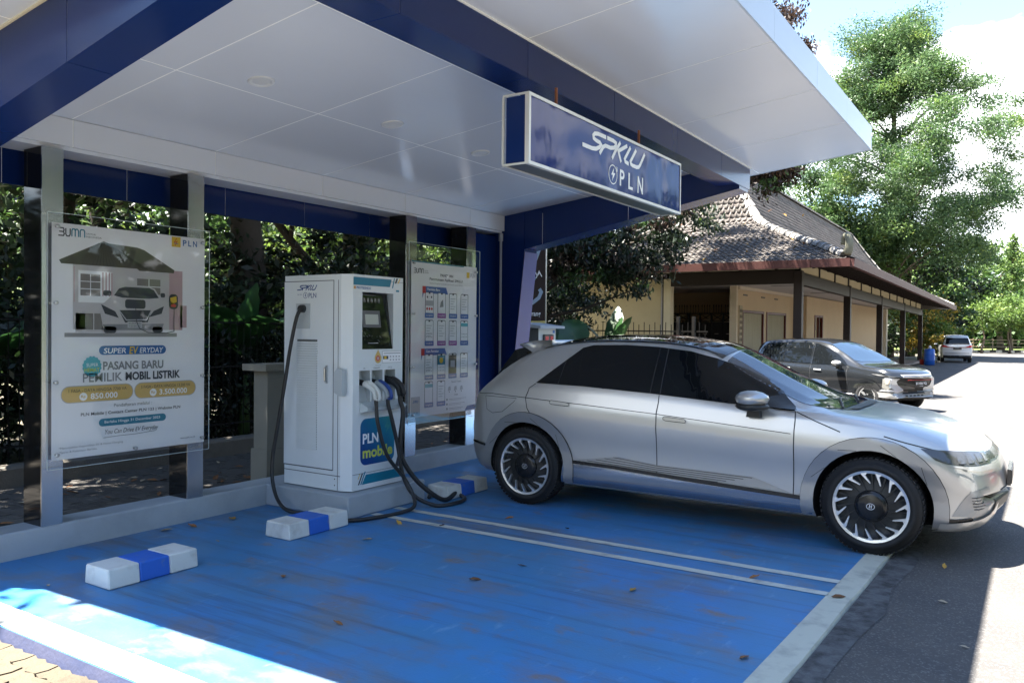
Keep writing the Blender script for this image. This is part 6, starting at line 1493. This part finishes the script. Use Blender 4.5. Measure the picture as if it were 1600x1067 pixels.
# explicit limbs for the forked tree
ft=thing('forked_tree','bare forked dark limbs crossing above the charger','tree',(-12.4,11.6,0))
for pts,r_ in (([(-12.4,11.6,0),(-12.4,11.7,1.6),(-12.35,11.9,2.6)],.15),([(-12.35,11.9,2.6),(-12.7,11.3,3.4),(-13.0,10.7,4.3),(-13.3,10.2,5.4)],.10),([(-12.35,11.9,2.6),(-12.2,12.5,3.3),(-12.3,13.0,4.2),(-12.1,13.3,5.4)],.11),([(-12.2,12.5,3.3),(-12.0,13.4,3.7),(-11.7,14.2,4.3)],.06),([(-12.7,11.3,3.4),(-12.3,11.0,4.1),(-12.3,10.9,5.0)],.05)):
    mb=MB().use(bark_d,True); p=spl(pts,5); k=len(p); mb.tube(p,r_,8,rs=[r_*(1-.4*i/(k-1)) for i in range(k)]); mb.build('branch' if r_<.14 else 'trunk',ft)
# sunlit leaf screens farther back
def mass(label,blobs,per,spread,ls,lm,name='shrub',cat='bush',asp=.45,group=None,droop=0,up=.3): return tree(label,(blobs[0][0],blobs[0][1],0),1,.05,blobs,per,spread,ls,lm,cat=cat,name=name,group=group,nl=0,notrunk=True,asp=asp,droop=droop,up=up)
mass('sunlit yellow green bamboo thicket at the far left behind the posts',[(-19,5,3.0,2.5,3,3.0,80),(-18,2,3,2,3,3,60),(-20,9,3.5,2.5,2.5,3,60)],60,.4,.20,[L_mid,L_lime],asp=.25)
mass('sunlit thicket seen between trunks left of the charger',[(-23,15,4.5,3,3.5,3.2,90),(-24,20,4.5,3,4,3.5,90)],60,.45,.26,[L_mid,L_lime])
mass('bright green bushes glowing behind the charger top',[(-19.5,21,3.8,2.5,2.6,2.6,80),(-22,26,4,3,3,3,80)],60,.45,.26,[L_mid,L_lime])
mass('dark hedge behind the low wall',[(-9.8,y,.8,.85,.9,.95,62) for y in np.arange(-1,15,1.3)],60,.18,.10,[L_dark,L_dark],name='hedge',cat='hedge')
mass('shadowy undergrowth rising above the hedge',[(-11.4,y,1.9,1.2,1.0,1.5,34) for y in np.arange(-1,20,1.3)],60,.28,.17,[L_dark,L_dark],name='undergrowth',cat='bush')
mass('dark leafy ceiling of the grove',[(-12+random.uniform(-1.5,1.5),y,random.uniform(5.6,7.5),1.8,1.5,1.1,34) for y in np.arange(-2,24,1.7)],55,.35,.22,[L_dark,L_mid],name='grove_shade_canopy',cat='tree crown',droop=.3)
mass('unseen leaf mass added above the canopy back edge to block the sun',[(random.uniform(-9.6,-7.6),y,random.uniform(5.6,8.0),1.5,1.2,1.0,46) for y in np.arange(1.5,14,.75)],60,.32,.22,[L_dark,L_mid],name='grove_shade_canopy',cat='tree crown',droop=.3)  # out-of-view foliage added to keep sun off the floor by the kerb
for o_ in [o for o in C.objects if o.name.startswith('crown') and o.parent and o.parent.name.split('.')[0] in('hedge','undergrowth','grove_shade_canopy')]: pass
# hillside of foliage closing the horizon left and behind
def backdrop(label,pts,zr,n,per,ls,lm,sp=1.0,rad=(3.5,3.5,2.6)):
    bl=[]
    for i in range(n):
        f=random.random()*(len(pts)-1); k=int(f); a,b=pts[k],pts[k+1]; x=a[0]+(b[0]-a[0])*(f-k);y=a[1]+(b[1]-a[1])*(f-k)
        bl.append((x+random.uniform(-2,2),y+random.uniform(-2,2),random.uniform(*zr),*rad,16))
    cen,cc=clumps(bl,per,sp); V,F=leafcloud(cen,ls,.6); 
    o=npmesh('distant_wood',V,F,[lm],kind='stuff'); o['label']=label; o['category']='wood'; return o
backdrop('dense wood closing the view behind the grove',[(-30,-10),(-34,10),(-36,30),(-34,55),(-30,85)],(0,11),110,34,.75,L_dark)
backdrop('dense wood across the end of the road',[(-30,85),(-20,118),(0,128),(20,124)],(0,9),80,34,.85,L_mid,1.2)
backdrop('wood behind the photographer across the road',[(14,60),(15,30),(16,0),(10,-22),(-12,-26),(-30,-12)],(0,8),110,30,.7,L_mid)
# --- banana plants
ban=leafmat('banana_leaf',(.010,.032,.010),(.03,.085,.022),(.07,.14,.035),.25,.4,1.5)
def banana(label,base,leaves):
    t_=thing('banana_plant',label,'banana plant',base,group='banana plants')
    mb=MB().use(mat('banana_stem',(.06,.11,.03),.6),True); mb.tube([base,(base[0]+.02,base[1],base[2]+.5),(base[0],base[1]+.03,base[2]+.95)],.07,9,rs=[.09,.07,.045]); mb.build('stem',t_)
    for (az,L_,el,dr,w_,z0) in leaves:
        n=12; dx,dy=math.cos(az),math.sin(az); sx,sy=-dy,dx; vs=[];F=[]; x=y=0;z=z0; a=el; c=[]
        for i in range(n+1):
            c.append((x,z,a)); a-=dr/n; x+=math.cos(a)*L_/n; z+=math.sin(a)*L_/n
        for i,(x,z,a) in enumerate(c):
            f=i/n; ww=w_*(0.10 if f<.12 else math.sin(PI*min(1,(f-.10)/.9)**.75)**.7+.04)
            jag=random.uniform(-.02,.02)
            for k,s in enumerate((-1,-.5,0,.5,1)):
                lift=abs(s)*ww*.35; off=s*ww+(jag if abs(s)==1 else 0)
                vs.append((base[0]+dx*x+sx*off-dx*math.sin(a)*lift*.3,base[1]+dy*x+sy*off,base[2]+z+lift*.9*math.cos(a)))
        for i in range(n):
            for k in range(4):
                q=i*5+k; F.append((q,q+1,q+6,q+5))
        mb=MB().use(ban,True); mb.add(vs,F); mb.build('leaf',t_)
    return t_
D_=math.radians
banana('banana plant with upright split leaves before the cream wall',(-8.2,16.8,-.15),[(D_(100),1.5,D_(82),.5,.22,1.0),(D_(200),1.3,D_(75),.7,.20,1.0),(D_(-20),1.3,D_(78),.6,.2,1.0),(D_(60),1.2,D_(85),.3,.2,.95),(D_(-80),1.2,D_(65),1.1,.2,.9),(D_(170),1.1,D_(50),1.4,.18,.9),(D_(10),1.0,D_(55),1.3,.18,.8)])
banana('smaller banana plant with folded leaves beside the drain pipe wall',(-7.2,17.3,-.15),[(D_(180),1.15,D_(50),1.2,.17,.75),(D_(10),1.0,D_(60),1.3,.20,.85),(D_(-50),.9,D_(40),1.5,.18,.7),(D_(-120),.9,D_(45),1.5,.17,.7)])
banana('banana plant with one bright leaf right of the meter cabinet',(-7.1,13.0,0),[(D_(20),1.0,D_(35),1.0,.22,1.1),(D_(120),1.3,D_(70),.9,.28,1.0),(D_(170),1.4,D_(65),1.0,.30,1.0),(D_(-60),.9,D_(40),1.2,.2,.9),(D_(220),1.2,D_(50),1.0,.25,1.0)])
banana('broad leaved banana plant at the left edge behind the first post',(-9.6,4.3,0),[(D_(-30),1.4,D_(55),1.6,.24,1.15),(D_(-80),1.3,D_(45),1.7,.22,1.1),(D_(30),1.3,D_(60),1.3,.24,1.1),(D_(80),1.2,D_(70),.9,.22,1.1),(D_(-110),1.3,D_(60),1.3,.22,1.1),(D_(160),1.1,D_(60),1.4,.2,1.1)])
banana('banana plant with arching leaves behind the plaster pillar',(-9.5,7.6,0),[(D_(-10),1.5,D_(65),1.5,.26,1.2),(D_(-70),1.7,D_(60),1.2,.28,1.2),(D_(-100),1.8,D_(45),1.1,.25,1.2),(D_(50),1.5,D_(70),1.1,.26,1.2),(D_(110),1.3,D_(60),1.3,.24,1.2),(D_(0),1.1,D_(85),.3,.18,1.2)])
banana('banana plant with low dark leaves near the back fence middle',(-9.7,6.2,0),[(D_(-60),1.2,D_(40),1.4,.24,.9),(D_(0),1.1,D_(50),1.5,.24,.9),(D_(60),1.2,D_(55),1.3,.24,1.0),(D_(120),1.2,D_(60),1.2,.2,1.0)])
# --- low plants along the building
mass('low leafy plants under the garden fence',[(-10.5,18.0,.4,.8,.5,.6,20),(-9,18.3,.5,.8,.5,.7,20),(-7.6,18.4,.4,.7,.5,.6,16)],55,.15,.13,[L_mid,L_dark],name='shrub',cat='bush')
# ================= FALLEN LEAVES
lfm=[mat('dry_brown_leaf',(.20,.09,.035),.8,var=.3,rand=.3),mat('dry_yellow_leaf',(.45,.26,.05),.8,var=.3,rand=.2),mat('pale_dry_leaf',(.34,.27,.18),.8,var=.3,rand=.2)]
def leafmesh(m_):
    pts=[(0,-.05,0),(.018,-.02,.006),(.02,.01,.010),(.010,.035,.006),(0,.055,.012),(-.010,.035,.008),(-.02,.01,.012),(-.018,-.02,.004),(0,-.02,-.0),(0,.01,.001),(0,.035,.002)]
    mb=MB().use(m_,True); mb.add(pts,[(0,1,8),(1,2,9,8),(2,3,10,9),(3,4,10),(4,5,10),(5,6,9,10),(6,7,8,9),(7,0,8)]); o=mb.build('t'); me=o.data; bpy.data.objects.remove(o); return me
lme_=[leafmesh(m_) for m_ in lfm]
spots=[(-4.97,3.17,0,'red brown leaf by the back kerb near the poster post',1.0),(-5.75,4.1,0,'brown leaf against the back kerb left',1.1),(-5.7,4.45,1,'larger yellowish leaf against the back kerb',1.3),(-5.8,3.9,2,'pale leaf on the kerb foot',1.0),(-4.1,3.6,0,'curled brown leaf beside the nearest wheel stop',.9),(-4.3,4.6,2,'pale dry leaf in front of the second wheel stop',.9),(-2.1,4.65,1,'yellow brown leaf in the middle of the empty bay',.9),(-2.95,4.7,0,'small brown leaf on the blue floor',.7),(-1.55,5.35,0,'brown leaf lying on the near bay line',.9),(-3.2,3.2,0,'brown crumb of leaf at the shadow edge',.7),(-1.2,4.0,0,'leaf by the bay corner',.8),(-1.0,5.25,0,'leaf on the cream edge strip',1.0)]
for (x,y,k,lb,s) in spots:
    o=piece('fallen_leaf',lme_[k],(x,y,.007),None,(random.uniform(-.2,.2),random.uniform(-.2,.2),random.uniform(0,6)),scale=(s,s,s)); tag(o,lb,'leaf','fallen leaves on the floor')
for i in range(46):
    x=random.uniform(-.75,1.4) if i<34 else random.uniform(-5.8,-1.2); y=random.uniform(3.3,9) if i<34 else random.uniform(2.6,7)
    s=random.uniform(.45,1.0); o=piece('fallen_leaf',lme_[random.choice((0,0,1,2))],(x,y,.004 if x<-1 else -.004),None,(random.uniform(-.3,.3),random.uniform(-.3,.3),random.uniform(0,6)),scale=(s,s,s))
    tag(o,'small dry leaf scattered on the grey road beside the bay' if x>-1 else 'small dry leaf scattered on the blue bay floor','leaf','leaves scattered on the road' if x>-1 else 'leaves scattered on the blue floor')
for i in range(120):
    x=random.uniform(-8.4,-6.3);y=random.uniform(1.5,11); s=random.uniform(.6,1.3)
    o=piece('fallen_leaf',lme_[random.choice((0,0,2))],(x,y,.028),None,(random.uniform(-.3,.3),random.uniform(-.3,.3),random.uniform(0,6)),scale=(s,s,s)); tag(o,'dry leaf littering the dark walk behind the kerb','leaf','leaf litter on the dark walk')
for i in range(26):
    t=random.uniform(.3,4.2); X=random.uniform(-13,-6); yy=FY+t
    s=random.uniform(1.2,2.2); o=piece('fallen_leaf',lme_[random.choice((0,1,1))],(X,yy,Rz(t)+.06),None,(.5,0,random.uniform(0,6)),scale=(s,s,s)); tag(o,'dry leaf caught on the front slope of the tiled roof','leaf','dry leaves on the pavilion roof')
